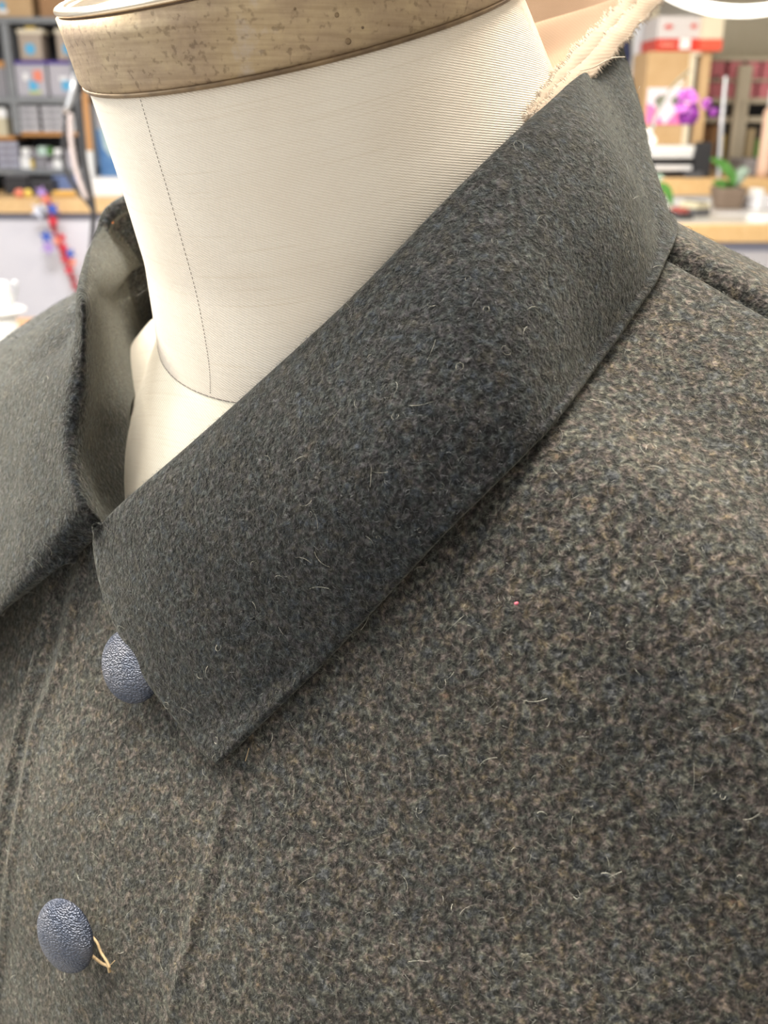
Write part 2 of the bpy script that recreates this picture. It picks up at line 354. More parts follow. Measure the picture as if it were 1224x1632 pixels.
def RC(x, y, off=0.0):
    d = Vector(PX(x, y, 1.0) - CAM).normalized(); h = BVH.ray_cast(Vector(CAM), d)
    if h[0] is None: h = BVH.find_nearest(Vector(PX(x, y, .28)))
    t = (h[0] - Vector(CAM)).length
    for _ in range(400):                # back along the sight line until the point stands off the cloth by off
        q = Vector(CAM) + d * t; loc, n, _i, _d = BVH.find_nearest(q)
        if (q - loc).dot(n) >= off: break
        t -= .0003
    return np.array(q)
def push_out(P, m):
    P = P.copy(); sh = P.shape; Q = P.reshape(-1, 3)
    for k in range(len(Q)):
        loc, nn, _, dist = BVH.find_nearest(Vector(Q[k]), .05)
        if loc is None: continue
        sd = (Vector(Q[k]) - loc).dot(nn)
        if sd < m: Q[k] = Q[k] + np.array(nn) * (m - sd)
    return Q.reshape(sh)

# ------------------------------------------------------------------ dress form
RC0 = np.array([-.0215, .2865, 1.4193]); AX = np.array([-.207, -.204, 1.0]); AX /= np.linalg.norm(AX)
form = empty('dress_form', (float(N0[0]), float(N0[1]), 0), 'cream canvas dress form with a brass-banded neck, wearing the grey wool coat', 'dress form')
Z = Vector(AX); X = Vector(BF) - Z * Vector(BF).dot(Z); X.normalize(); Y = Z.cross(X)
MR = Matrix(((X.x, Y.x, Z.x, RC0[0]), (X.y, Y.y, Z.y, RC0[1]), (X.z, Y.z, Z.z, RC0[2]), (0, 0, 0, 1)))
NBASE = np.array([.0005, .2924, 1.3586])
RB = .058
def ringpt(c, ax, r, ph, fx=1.0, fy=1.0):
    z = Vector(ax).normalized(); x = (Vector(BF) - z * Vector(BF).dot(z)).normalized(); y = z.cross(x)
    return np.array(Vector(c) + (x * math.cos(ph) * r * fx + y * math.sin(ph) * r * fy))
BAX = np.array([-.277, -.295, 1.0])      # tilt of the neck base seam
nr, na = 44, 160
PHI = np.linspace(0, 2 * math.pi, na + 1)
neckG = np.zeros((nr, na + 1, 3)); uvn = np.zeros((nr, na + 1, 2))
NECKR = [(0, .0562), (.33, .0587), (.66, .062), (1, .0689)]
for i in range(nr):
    t = i / (nr - 1)
    c = RC0 * (1 - t) + NBASE * t
    ax = AX * (1 - t) + BAX * t; r = np.interp(t, [a for a, _ in NECKR], [b for _, b in NECKR])
    for j, ph in enumerate(PHI):
        neckG[i, j] = ringpt(c, ax, r, ph); uvn[i, j] = (ph * .058 if ph < math.pi else (ph - 2 * math.pi) * .058, -t * .09)
neckG = smoothG(neckG, 1)
def loft(name, G, mat, parent, uv=None, flip=False):
    nu, nv = G.shape[:2]; Fs = []
    for i in range(nu - 1):
        for j in range(nv - 1):
            q = (i * nv + j, i * nv + j + 1, (i + 1) * nv + j + 1, (i + 1) * nv + j); Fs.append(q if flip else q[::-1])
    return meshobj(name, G.reshape(-1, 3), Fs, mat, parent, True, None if uv is None else uv.reshape(-1, 2))
# the uv seam sits at the back of the neck
roll = na // 2; order = list(range(roll, na)) + list(range(0, roll + 1))
ug = uvn[:, order].copy(); ug[:, 0, 0] = -math.pi * .058; ug[:, -1, 0] = math.pi * .058
loft('neck', neckG[:, order], M_NECK, form, ug)
# torso cover: from the neck base ring outward over the shoulders, then down inside the coat
rings = []
for k, rho in enumerate(np.linspace(0, 1, 16)):
    row = []
    for ph in PHI:
        p0 = neckG[-1][int(round(ph / (2 * math.pi) * na)) % na]
        d = p0 - np.array([NBASE[0], NBASE[1], p0[2]]); d[2] = 0; d /= np.linalg.norm(d)
        q = np.array([NBASE[0], NBASE[1], 0]) + d * (.071 + .060 * rho); 
        h = BVH.ray_cast(Vector((q[0], q[1], 1.6)), Vector((0, 0, -1)))
        zt = (h[0].z if h[0] is not None else 1.2) - .016
        if d @ BF > .2: zt = min(zt, p0[2] - .022 - .30 * rho * (d @ BF))
        z = p0[2] + (zt - p0[2]) * (1 - (1 - rho) ** 3.0)
        pp = np.array([p0[0] + d[0] * .064 * rho, p0[1] + d[1] * .064 * rho, z])
        row.append(pp)
    rings.append(row)
for zz, sc in ((1.10, 1.0), (.95, .95), (.80, .95)):
    rings.append([np.array(N0) + np.array([0, 0, zz]) + BL_ * (.185 * sc * math.sin(ph)) + BF * (.105 * sc * math.cos(ph)) for ph in PHI])
TG = np.array(rings)[:, :-1]; TG = smoothG(np.concatenate([TG[:, -12:], TG, TG[:, :12]], 1), 10)[:, 12:-12]; TG = np.concatenate([TG, TG[:, :1]], 1)
uvt = np.zeros(TG.shape[:2] + (2,)); uvt[..., 0] = (TG - N0) @ BL_; uvt[..., 1] = TG[..., 2] - .7 * ((TG - N0) @ BF)
loft('torso_cover', TG, M_TORSO, form, uvt)
BM().add(*(lambda R: (R, [tuple(range(len(R)))]))([tuple(p) for p in TG[-1][:-1]])).obj('torso_base', M_TORSO, form)
# brass neck band: bottom flare, wall, bright rolled rim; lid inside
R0 = .0580; Hb = .0174
BM().lathe([(.054, .0), (R0 - .0012, .0), (R0 - .0006, .0004), (R0 - .0001, .0012), (R0, .0025), (R0, .006), (R0 + .0001, .012), (R0 + .0002, Hb - .0014), (R0 - .0012, Hb - .0012), (.054, Hb - .002)], 128, MR).obj('neck_band', M_BRASS, form, True)
BM().lathe([(.0545, -.0010), (R0 - .0010, -.0009), (R0 - .0004, -.0004), (R0 - .0005, .0002), (.055, .0004)], 128, MR).obj('band_lower_edge', M_BRASSD, form, True)
pr = [(R0 - .0014 + .0016 * math.cos(a), Hb + .0011 * math.sin(a)) for a in np.linspace(-1.6, 3.6, 12)]
BM().lathe(pr, 128, MR).obj('band_rolled_rim', M_RIM, form, True)
BM().lathe([(.055, Hb - .004), (.0566, Hb - .001), (.045, Hb - .0006), (.02, Hb - .0002), (.002, Hb)], 96, MR).obj('neck_cap', M_DISC, form, True)
# dents and pin holes on the band
for (x, y, r) in ((555, 66, .00055), (537, 24, .0004), (578, 44, .00025), (470, 14, .00025), (620, 40, .0002)):
    d = Vector(PX(x, y, 1) - CAM).normalized(); o = Vector(CAM)
    Mi = MR.inverted(); o2 = Mi @ o; d2 = (Mi.to_3x3() @ d)
    a = d2.x ** 2 + d2.y ** 2; b = 2 * (o2.x * d2.x + o2.y * d2.y); c = o2.x ** 2 + o2.y ** 2 - (R0 + .0001) ** 2
    tt = (-b - math.sqrt(max(0, b * b - 4 * a * c))) / (2 * a); p = o + d * tt
    bm = BM(); n = (p - Vector(RC0)); n -= Z * n.dot(Z); n.normalize(); q = n.to_track_quat('Z', 'Y').to_matrix().to_4x4()
    bm.lathe([(r, -.0002), (r * 1.2, .00004), (r * .6, .00008), (r * .3, .00005)], 10, Matrix.Translation(p) @ q).obj('dent', M_BRASSD, form, True)
# seams of the neck: fine stitched lines lying on the surface
NB = BVHTree.FromPolygons([Vector(p) for p in neckG.reshape(-1, 3)], [(i * (na + 1) + j, i * (na + 1) + j + 1, (i + 1) * (na + 1) + j + 1, (i + 1) * (na + 1) + j) for i in range(nr - 1) for j in range(na)])
def onneck(x, y, off=.00005):
    d = Vector(PX(x, y, 1) - CAM).normalized(); h = NB.ray_cast(Vector(CAM), d)
    if h[0] is None: h = NB.find_nearest(Vector(PX(x, y, .26)))
    return h[0] - d * off
seam = catmull([(222, 152), (243, 225), (266, 300), (290, 385), (312, 465), (326, 535), (334, 590), (335, 628)], 75)
bm = BM()
for i in range(len(seam) - 1):
    a = Vector(onneck(*seam[i])); b = Vector(onneck(*seam[i + 1])); bm.tube([a, a.lerp(b, .6)], .00008, 5)
tag(bm.obj('neck_seam_stitching', M_DTHREAD, form), kind='stuff')
bm = BM()
for j in range(0, na, 1):
    a = Vector(neckG[-1][j]); b = Vector(neckG[-1][j + 1]); bm.tube([a, a.lerp(b, .8)], .00013, 5)
tag(bm.obj('neck_base_stitching', M_DTHREAD, form), kind='stuff')
BM().lathe([(.016, .03), (.016, .82)], 20, Matrix.Translation(Vector(N0))).obj('pole', DKGREY, form, True)
BM().lathe([(.20, 0), (.20, .015), (.19, .03), (.05, .035), (.02, .06)], 40, Matrix.Translation(Vector(N0))).obj('stand_base', DKGREY, form, True)

def FD(x, y, offb, offn=.007):
    a = RC(x, y, offb); d = Vector(PX(x, y, 1) - CAM).normalized(); h = NB.ray_cast(Vector(CAM), d)
    ta = np.linalg.norm(a - CAM)
    if h[0] is not None: ta = min(ta, (h[0] - Vector(CAM)).length - offn)
    return CAM + np.array(d) * ta
# ------------------------------------------------------------------ coat
coat = empty('wool_coat', (float(N0[0]), float(N0[1]), .86), 'grey-green felted wool coat with pebbled buttons, buttoned on the dress form', 'coat')
# front edge of the overlapping left front, from the photo onto the base surface
fe = [toB(RC(x, y)) for x, y in ((103, 880), (95, 925), (78, 1010), (58, 1090), (40, 1165), (26, 1240), (12, 1330), (2, 1400), (-8, 1500), (-16, 1632))]
fe_z = np.array([p[2] for p in fe])[::-1]; fe_l = np.array([p[0] for p in fe])[::-1]
def ledge(z): return float(np.interp(z, fe_z, fe_l))
rd = [toB(RC(x, y)) for x, y in ((112, 1040), (98, 1085), (80, 1130), (63, 1180), (50, 1250), (38, 1325), (25, 1420), (12, 1535), (4, 1632))]
rd_z = np.array([p[2] for p in rd])[::-1]; rd_l = np.array([p[0] for p in rd])[::-1]
TC = .0024
cr = [toB(RC(x, y)) for x, y in ((400, 1180), (385, 1235), (362, 1310), (338, 1395), (316, 1475), (298, 1550), (280, 1632))]
cr_z = np.array([p[2] for p in cr])[::-1]; cr_l = np.array([p[0] for p in cr])[::-1]
def hole(G):
    C = (G[:-1, :-1] + G[1:, 1:]) / 2; r = C - N0; l = r @ BL_; f = r @ BF; z = C[..., 2]
    return (np.hypot(l, f) < .066) | ((l < 0) & (np.hypot(l, f) < .105) & (z > 1.31)) | ((l < .01) & (f < .03) & (np.hypot(l, f) < .128) & (z > 1.28)) | ((z > 1.292) & (l > -.062) & (l < .037) & (f > 0))
# left front (image right)
sF = 7 * np.linspace(0.0, 1, 230) ** 1.25; nl = 190
G = np.zeros((nl, len(sF), 3))
for j, s in enumerate(sF):
    z = sample(0.0, max(s, .01))[0][2]; l0 = ledge(z)
    for i, u in enumerate(np.linspace(0, 1, nl)):
        l = l0 + (.236 - l0) * u; p, n = sample(l, s)
        off = TC + .0002
        e = 1 - math.exp(-s / .045); off = off * e - .0012 * (1 - e) + .0004 * math.exp(-((s - .12) / .08) ** 2)
        rl = float(np.interp(p[2], rd_z, rd_l)); off += .0010 * math.exp(-((l - rl) / .0014) ** 2) - .0009 * math.exp(-((l - (l0 + rl) / 2) / .0022) ** 2) + .0007 * math.exp(-((l - l0) / .0012) ** 2)
        cl = float(np.interp(p[2], cr_z, cr_l)); off += (.0007 * math.exp(-((l - cl) / .0016) ** 2) - .0002 * math.exp(-((l - cl - .004) / .0025) ** 2)) * (1 if p[2] < cr_z[-1] else 0)
        G[i, j] = p + n * off
flip = grid_normals(G)[nl // 2, 150] @ BF < 0
V, Fc = thick_sheet(G, TC, ~hole(G), flip); front_l = meshobj('left_front', V, Fc, M_WOOL, coat); GL = G
# right front (image left)
sR = np.linspace(0.0, 7, 200); G = np.zeros((110, len(sR), 3))
for j, s in enumerate(sR):
    for i, u in enumerate(np.linspace(0, 1, 110)):
        l = -.236 + (.02 + .236) * u; p, n = sample(l, s); e = 1 - math.exp(-s / .09); G[i, j] = p + n * (-.0004 - .0010 * (1 - e))
V, Fc = thick_sheet(G, TC, ~hole(G), grid_normals(G)[60, 120] @ BF < 0); meshobj('right_front', V, Fc, M_WOOL, coat); GR_ = G
# back
sB = -6 * np.linspace(1, 0, 150) ** 1.4; G = np.zeros((190, len(sB), 3))
for j, s in enumerate(sB):
    for i, l in enumerate(np.linspace(-.236, .236, 190)):
        p, n = sample(l, s); e = 1 - math.exp(s / .035); G[i, j] = p + n * ((TC + .0014) * e - .0008 * (1 - e) + .0008 * math.exp(-((s + .15) / .14) ** 2))
V, Fc = thick_sheet(G, TC, ~hole(G), grid_normals(G)[95, 40] @ BF > 0); meshobj('back_panel', V, Fc, M_WOOL, coat); GB = G
# sleeves hang limp at both sides
for sg in (-1, 1):
    R = []
    for k, t in enumerate(np.linspace(0, 1, 26)):
        z = 1.262 - .48 * t; l = sg * (.226 + .035 * math.sin(t * 1.6)); a = .062 - .018 * t; b = .085 - .03 * t
        c = BL(l, .01 + .02 * t, z)
        R.append([c + BL_ * (a * math.cos(q) * (.12 + .88 * min(1, t * 5) ** .6)) + BF * (b * math.sin(q) * (.25 + .75 * min(1, t * 5) ** .6)) + BF * .004 * mnoise.noise(Vector((t * 9, math.cos(q) * 2, math.sin(q) * 2))) for q in np.linspace(0, 2 * math.pi, 49)])
    Gs = np.array(R); V, Fc = thick_sheet(Gs, TC, None, (grid_normals(Gs)[12, 12] @ BF) < 0); meshobj('sleeve', V, Fc, M_WOOL, coat)

# collar: each column = (fold point, outer edge point, inner bottom point, bulge)
cf = lambda p, k: p
front0 = [RC(156, 842, .0145), RC(148, 868, .013), RC(158, 930, .012), RC(186, 1003, .0105), RC(232, 1080, .0085), RC(286, 1152, .006), RC(318, 1190, .0045), RC(352, 1212, .0035)]
cols = []
def col(Fp, E, I, bulge, I2=None): cols.append((np.array(Fp), np.array(E), np.array(I), bulge, None if I2 is None else np.array(I2)))
nk = NBASE
col(FD(190, 804, .0135), RC(430, 1134, .004), PX(215, 850, .285), .004)
col(FD(300, 709, .012), RC(545, 1016, .006), PX(330, 760, .275), .005)
col(FD(430, 593, .013), RC(690, 860, .0075), PX(450, 660, .262), .006)
col(FD(560, 473, .018), RC(785, 766, .0065), PX(570, 560, .250), .006)
col(FD(695, 333, .022), RC(868, 684, .005), PX(680, 430, .243), .006)
col(FD(800, 231, .026), RC(958, 566, .0035), PX(770, 350, .247), .006)
col(PX(893, 150, .240), RC(1024, 478, .003), BL(.060, .0, 1.352), .006)
col(PX(950, 94, .275), RC(1054, 426, .003), BL(.056, -.03, 1.36), .001)
col(BL(.036, -.075, 1.420), RC(1066, 366, .002), BL(.04, -.052, 1.36), 0)
col(BL(0, -.096, 1.412), BL(.02, -.110, 1.350), BL(0, -.066, 1.36), .003)
col(BL(-.050, -.086, 1.400), BL(-.06, -.105, 1.345), BL(-.062, -.066, 1.340), .003)
col(BL(-.085, -.045, 1.386), BS(-.125, -1.2, .004), BL(-.115, -.05, 1.325), -.004)
col(PX(197, 310, .350), BS(-.150, -.6, .004), PX(238, 525, .402), -.014, PX(205, 370, .362))
col(PX(150, 375, .342), BS(-.158, -.1, .004), PX(234, 562, .388), -.014, PX(186, 420, .354))
col(RC(124, 450, .019), BS(-.162, .5, .004), PX(228, 590, .370), -.012, PX(183, 480, .346))
col(RC(121, 525, .015), BS(-.162, 1.1, .004), PX(218, 620, .350), -.006, PX(190, 545, .337))
col(RC(116, 600, .013), BS(-.160, 1.7, .005), PX(208, 650, .318), .003)
col(RC(104, 680, .012), BS(-.155, 2.3, .006), PX(207, 705, .310), .003)
col(RC(110, 745, .012), BS(-.148, 2.8, .007), PX(207, 765, .302), .003)
col(RC(132, 806, .011), RC(-80, 1040, .007), PX(207, 812, .295), .003)
VV = np.array([0, .07, .2, .4, .6, .8, .92, 1.0])
rows = []
# column 0: the free front edge
inward0 = [RC(163, 850, .011), RC(176, 890, .0085), RC(190, 935, .0075)]
rows.append(inward0[::-1] + front0)
for k, (Fp, E, I, bul, I2x) in enumerate(cols):
    Fn = cols[min(k + 1, len(cols) - 1)][0]; Fb = cols[max(k - 1, 0)][0]; along = Fn - Fb; along /= np.linalg.norm(along)
    dn = E - Fp; n = np.cross(dn, along); n /= np.linalg.norm(n)
    if n @ (Fp - np.array([nk[0], nk[1], Fp[2]])) < 0: n = -n
    down = dn / np.linalg.norm(dn)
    pts = []
    for v in VV:
        b = bul * (math.sin(math.pi * min(1, v * 1.02)) ** .8 if v > 0 else 0)
        pts.append(Fp + dn * v + n * b)
    inn = nk + np.array([0, 0, 0]) - Fp; inn[2] = 0; inn /= np.linalg.norm(inn)
    I1 = Fp + inn * .0038 - np.array([0, 0, .0035]); I2 = Fp * .5 + I * .5 if I2x is None else I2x
    rows.append([I, I2, I1] + pts)
# last column: the other leaf's front edge, running down-left over the right front
lastE = [RC(x, y, .0085 if x < 110 else .0062) for x, y in ((142, 862), (122, 882), (100, 900), (62, 930), (20, 965), (-40, 1012), (-100, 1065))]
Fp = RC(160, 846, .005); rows.append([PX(207, 850, .29), Fp + np.array([.008, .008, -.006]), Fp + np.array([.003, .003, -.003]), Fp] + lastE)
CG = np.array(rows)                         # (columns, 11, 3)
CG = catmull(CG, 330); CG = np.swapaxes(catmull(np.swapaxes(CG, 0, 1), 120), 0, 1)
CG = smoothG(CG, 3)
def cund(p): v = Vector(p); return .0010 * mnoise.noise(v * 26 + Vector((9, 2, 4))) + .0005 * mnoise.noise(v * 60)
cn = grid_normals(CG); flipc = cn[60, 90] @ (CAM - CG[60, 90]) < 0
if flipc: cn = -cn
jl = np.arange(CG.shape[1]); wleaf = np.clip((jl - 38) / 10, 0, 1)
Und2 = np.array([[cund(CG[i, j]) for j in range(CG.shape[1])] for i in range(CG.shape[0])])
CG = CG + cn * (Und2 * wleaf[None])[..., None]
CG[:, 36:] = push_out(CG[:, 36:], TC + .0030)
CG = smoothG(CG, 2)
V, Fc = thick_sheet(CG, .0021, None, flipc); collar = meshobj('collar', V, Fc, M_COLLAR_SHADED, coat)

# wool fibres standing off the cloth
def fuzz(name, Glist, count, lmin, lmax, wd, mat, lift=(.0001, .0006), seg=4, curl=1.0, filt=None):
    P = []; Nn = []; Ar = []
    for G, fl in Glist:
        a, b, c = G[:-1, :-1], G[1:, :-1], G[:-1, 1:]; n = np.cross(b - a, c - a); ar = np.linalg.norm(n, axis=-1)
        n = n / (ar[..., None] + 1e-15) * (-1 if fl else 1); cc = (a + G[1:, 1:]) / 2
        ok = np.ones(ar.shape, bool) if filt is None else filt(cc)
        P.append(np.stack([a, b - a, c - a], -2)[ok]); Nn.append(n[ok]); Ar.append(ar[ok])
    P = np.concatenate(P); Nn = np.concatenate(Nn); Ar = np.concatenate(Ar)
    k = rng.choice(len(Ar), count, p=Ar / Ar.sum()); u = rng.random((count, 1)); v = rng.random((count, 1))
    root = P[k, 0] + P[k, 1] * u + P[k, 2] * v; n = Nn[k]
    r = rng.normal(size=(count, 3)); t = np.cross(n, r); t /= np.linalg.norm(t, axis=1, keepdims=True); s = np.cross(n, t)
    L = rng.uniform(lmin, lmax, (count, 1)); K = rng.normal(0, curl, (count, 1)) * 2.2; h = rng.uniform(*lift, (count, 1)); w_ = wd * rng.uniform(.6, 1.3, (count, 1))
    side = (s * rng.uniform(.5, 1, (count, 1)) + n * rng.normal(0, .5, (count, 1))); side /= np.linalg.norm(side, axis=1, keepdims=True)
    Vs = np.zeros((count, seg + 1, 2, 3)); pos = root.copy(); ang = rng.random((count, 1)) * 0
    for i in range(seg + 1):
        q = i / seg; z = h * math.sin(math.pi * min(1, q * .8 + .1)); ww = w_ * (1 - .7 * q)
        Vs[:, i, 0] = pos + n * z - side * ww / 2; Vs[:, i, 1] = pos + n * z + side * ww / 2
        a = K * q; pos = pos + (t * np.cos(a) + s * np.sin(a)) * L / seg
    base = (np.arange(count) * (seg + 1) * 2)[:, None]; fs = []
    for i in range(seg): fs.append(base + np.array([[2 * i, 2 * i + 1, 2 * i + 3, 2 * i + 2]]))
    Fq = np.stack(fs, 1).reshape(-1, 4)
    me = bpy.data.meshes.new(name); nvv = count * (seg + 1) * 2
    me.vertices.add(nvv); me.vertices.foreach_set('co', Vs.reshape(-1).astype(np.float32))
    me.loops.add(len(Fq) * 4); me.loops.foreach_set('vertex_index', Fq.ravel().astype(np.int32))
    me.polygons.add(len(Fq)); me.polygons.foreach_set('loop_start', (np.arange(len(Fq)) * 4).astype(np.int32))
    me.update(calc_edges=True); me.validate()
    return tag(link(name, me, mat, coat, True), kind='stuff')
fB = lambda C: (C[..., 2] > 1.10) & (((C - N0) @ BL_) < .2)
GL2 = (GL, grid_normals(GL)[95, 150] @ BF < 0); GR2 = (GR_, grid_normals(GR_)[60, 120] @ BF < 0); GB2 = (GB, grid_normals(GB)[95, 40] @ BF > 0)
fz = lambda C: (C[..., 2] > 1.13) & ~(((np.hypot((C - N0) @ BL_, (C - N0) @ BF) < .072)) | ((C[..., 2] > 1.290) & (np.abs((C - N0) @ BL_ + .005) < .043) & ((C - N0) @ BF > 0)))
fuzz('wool_fuzz', [GL2], 60000, .0008, .0028, .00006, M_FIB, filt=fz)
fuzz('wool_fuzz', [GR2, GB2], 20000, .0008, .0028, .00007, M_FIB, filt=fz)
fuzz('collar_fuzz', [(CG[:, 30:], flipc)], 50000, .0008, .0026, .00006, M_FIBC)
fuzz('stray_fibres', [GL2, GR2, (CG[:, 30:], flipc)], 1500, .002, .006, .00007, M_LINT, (.0003, .0012), 7, 1.6, filt=fz)

# buttons
def button(x, y, nrm, off, r=.0096):
    p = RC(x, y, off + .001); n = Vector(nrm).normalized()
    M = Matrix.Translation(Vector(p)) @ n.to_track_quat('Z', 'Y').to_matrix().to_4x4()
    h = .0030
    prf = [(r * .7, -.0014), (r * .94, -.0012), (r, -.0006), (r * 1.0, .0), (r * .975, .0006), (r * .90, .0012), (r * .75, .0019), (r * .55, .0025), (r * .3, h - .0002), (r * .08, h)]
    o = BM().lathe(prf, 56, M).obj('button', M_BUTTON, coat, True)
    s = BM().lathe([(.0012, -.0075), (.0016, -.004), (.0022, -.0012)], 12, M).obj('shank', M_THREAD, o, True)
    return o
n1 = Vector(BF) * .93 + Vector((0, 0, .30)) + Vector(BL_) * .16
b1 = button(208, 1062, n1, .0062); b2 = button(103, 1492, n1 + Vector((0, 0, -.05)), .0075)
b1['label'] = 'button half hidden by the collar point'; b2['label'] = 'fully visible pebbled button with tan thread beside it'
# tan threads: the keeper at the lower button, specks, basting stitches down the chest
def thr(name, pts, r, off=.0032, n=6, lab=None):
    P = [RC(x, y, off if not isinstance(off, (list, tuple)) else off[i]) for i, (x, y) in enumerate(pts)]
    o = BM().tube([tuple(p) for p in catmull(P, len(P) * 5)], r, n).obj(name, M_THREAD, coat, True)
    if lab: o['label'] = lab
    return o
thr('button_thread', [(146, 1492), (155, 1503), (161, 1518), (170, 1532), (175, 1543)], .00035, .0042, lab='tan thread loop by the lower button')
thr('button_thread', [(138, 1516), (150, 1526), (162, 1535), (172, 1540), (175, 1550)], .0004, .0040)
thr('button_thread', [(176, 1538), (183, 1531)], .0001, .004)
thr('thread_end', [(168, 1072), (170, 1081)], .0006, .0032, lab='orange thread speck beside the collar button')
for pts in ([(397, 1192), (394, 1203), (391, 1213)], [(360, 1312), (358, 1318)], [(312, 1484), (309, 1494)], [(306, 1508), (300, 1528)]):
    thr('basting_stitch', pts, .00011, .0026)
for x, y, m, lb in ((823, 962, nmat('pink_lint', .8, (.55, .12, .16)), 'tiny pink lint speck on the chest'), (179, 355, nmat('orange_lint', .8, (.60, .22, .08)), 'tiny orange lint speck inside the far collar fold')):
    p = RC(823, 962, .0032) if x == 823 else PX(x, y, .349); o = BM().tube([tuple(p + RT * -.0004), tuple(p), tuple(p + RT * .0004 + UP * .0002)], [.0002, .0004, .0002], 8).obj('lint_speck', m, coat, True); o['label'] = lb

# ------------------------------------------------------------------ muslin interlining rising out of the collar
T = [PX(838, 199, .2325), PX(852, 184, .2345), PX(885, 148, .2440), PX(925, 106, .262), PX(968, 62, .284), PX(1008, 18, .302), PX(1046, -30, .326), BL(.012, -.126, 1.458), BL(-.03, -.118, 1.46), BL(-.07, -.09, 1.43)]
I = [PX(838, 215, .238), PX(846, 212, .242), PX(868, 195, .262), PX(868, 162, .274), PX(866, 135, .286), PX(862, 100, .296), PX(850, 50, .310), BL(.01, -.080, 1.37), BL(-.02, -.078, 1.37), BL(-.05, -.068, 1.37)]
T = catmull(T, 120); I = catmull(I, 120)
inl = np.zeros((120, 24, 3))
for i in range(120):
    for j in range(24):
        q = j / 23; inl[i, j] = T[i] * (1 - q) + I[i] * q
fl = grid_normals(inl)[60, 10] @ (CAM - inl[60, 10]) < 0
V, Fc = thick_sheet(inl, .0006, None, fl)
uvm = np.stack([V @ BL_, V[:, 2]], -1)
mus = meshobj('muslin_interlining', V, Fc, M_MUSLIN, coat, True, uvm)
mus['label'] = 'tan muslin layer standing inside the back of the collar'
def strip(name, w0, w1, off, mat, seedv, lab):
    """a raw-edged folded strip that follows the interlining's top edge"""
    G = np.zeros((120, 9, 3)); r = random.Random(seedv)
    for i in range(120):
        t = T[min(i + 1, 119)] - T[max(i - 1, 0)]; t /= np.linalg.norm(t); d = CAM - T[i]; d /= np.linalg.norm(d)
        out = np.cross(t, d); out /= np.linalg.norm(out)
        if out[0] < 0: out = -out
        g = min(1, i / 45) ** .8
        for j in range(9):
            q = j / 8; wv = w0 + (w1 - w0) * q
            G[i, j] = T[i] + out * (wv * g + .0003 * math.sin(i * .7 + seedv)) + d * (off + .0013 * math.sin(math.pi * q) * g + .0006 * math.sin(i * .16 + seedv))
    f = grid_normals(G)[40, 4] @ (CAM - G[40, 4]) < 0
    V, Fc = thick_sheet(G, .0007, None, f); o = meshobj(name, V, Fc, mat, coat, True, np.stack([V @ BL_ * 1.0, V[:, 2]], -1)); o['label'] = lab
    return G
MS1 = canvas('strip_muslin', False, (.33, .25, .175), (.44, .345, .255), 1.6, .3, .15)
Ga = strip('muslin_strip', -.0045, .0005, .0012, MS1, 1, 'inner raw-edged muslin strip along the collar top')
Gb = strip('muslin_strip', -.0012, .0040, .0026, MS1, 4, 'outer raw-edged muslin strip along the collar top')
def fringe(G, edge, count, L, seedv):
    r = random.Random(seedv); bm = BM()
    for k in range(count):
        i = r.uniform(3, 110); a = int(i); p = G[a, edge] * (1 - (i - a)) + G[a + 1, edge] * (i - a)
        o = G[a, edge] - G[a, 4]; o /= np.linalg.norm(o) + 1e-9; t = G[a + 1, edge] - G[a, edge]; t /= np.linalg.norm(t)
        d = o + t * r.uniform(-.9, .9) + np.array([r.gauss(0, .2) for _ in range(3)]); l = r.uniform(.3, 1) * L
        p2 = p + d * l * .5 + t * r.uniform(-.3, .3) * l; p3 = p + d * l + t * r.uniform(-.5, .5) * l
        bm.tube([tuple(p - o * .0006), tuple(p2), tuple(p3)], [.00009, .00008, .00004], 4)
    return tag(bm.obj('frayed_threads', M_FRAY, coat, True), kind='stuff')
fringe(Ga, 0, 420, .0013, 3); fringe(Gb, 8, 620, .0017, 5); fringe(Gb, 0, 220, .001, 6)
def loose(pts, r, lab=None):
    o = BM().tube([tuple(p) for p in catmull([PX(*p) for p in pts], 24)], r, 5).obj('loose_thread', M_FRAY, coat, True)
    if lab: o['label'] = lab
loose([(925, 113, .2565), (945, 108, .254), (962, 99, .252), (978, 92, .251), (996, 91, .251)], .00013, 'long loose muslin thread curving off the collar edge')
loose([(919, 116, .2565), (917, 128, .253), (914, 140, .251), (912, 153, .2505)], .00022, 'short muslin thread hanging down from the frayed edge')
loose([(852, 182, .2335), (845, 188, .232), (838, 190, .231)], .00013); loose([(856, 178, .2335), (848, 181, .232), (842, 183, .231)], .0001)
#BACKGROUND
# ------------------------------------------------------------------ background: counters, shelves and what stands on them
def GP(x, y, Y):                       # the point of the plane at distance Y from the camera that a photo pixel shows
    d = FW + RT * (x - 612) / FPX + UP * (816 - y) / FPX; return CAM + d * (Y / d[1])
def xs(x, y, Y): return float(GP(x, y, Y)[0])
def zs(y, Y): return float(GP(612, y, Y)[2])
def cbox(x0, x1, y0, y1, Y, dep, zb=None, zt=None, ch=.002):
    ym = (y0 + y1) / 2
    return BM().box((xs(x0, ym, Y), Y, zs(y1, Y) if zb is None else zb), (xs(x1, ym, Y), Y + dep, zs(y0, Y) if zt is None else zt), ch)
def thing1(bm, name, mat, label, cat, group=None, smooth=False):
    return tag(bm.obj(name, mat), label, cat, group)
def colm(name, c, rough=.5): return nmat(name, rough, c)
C_BLUE = colm('sky_blue_label', (.10, .42, .68)); C_PURP = colm('purple_lid', (.10, .06, .32)); C_RED = colm('red_print', (.62, .05, .03))
C_PINKF = colm('dusty_pink_card', (.62, .20, .24), .7); C_LAV = colm('clear_grey_plastic', (.46, .44, .48), .3); C_CREAM = colm('cream_card', (.75, .66, .50)); C_YEL = colm('yellow_plastic', (.80, .58, .12))
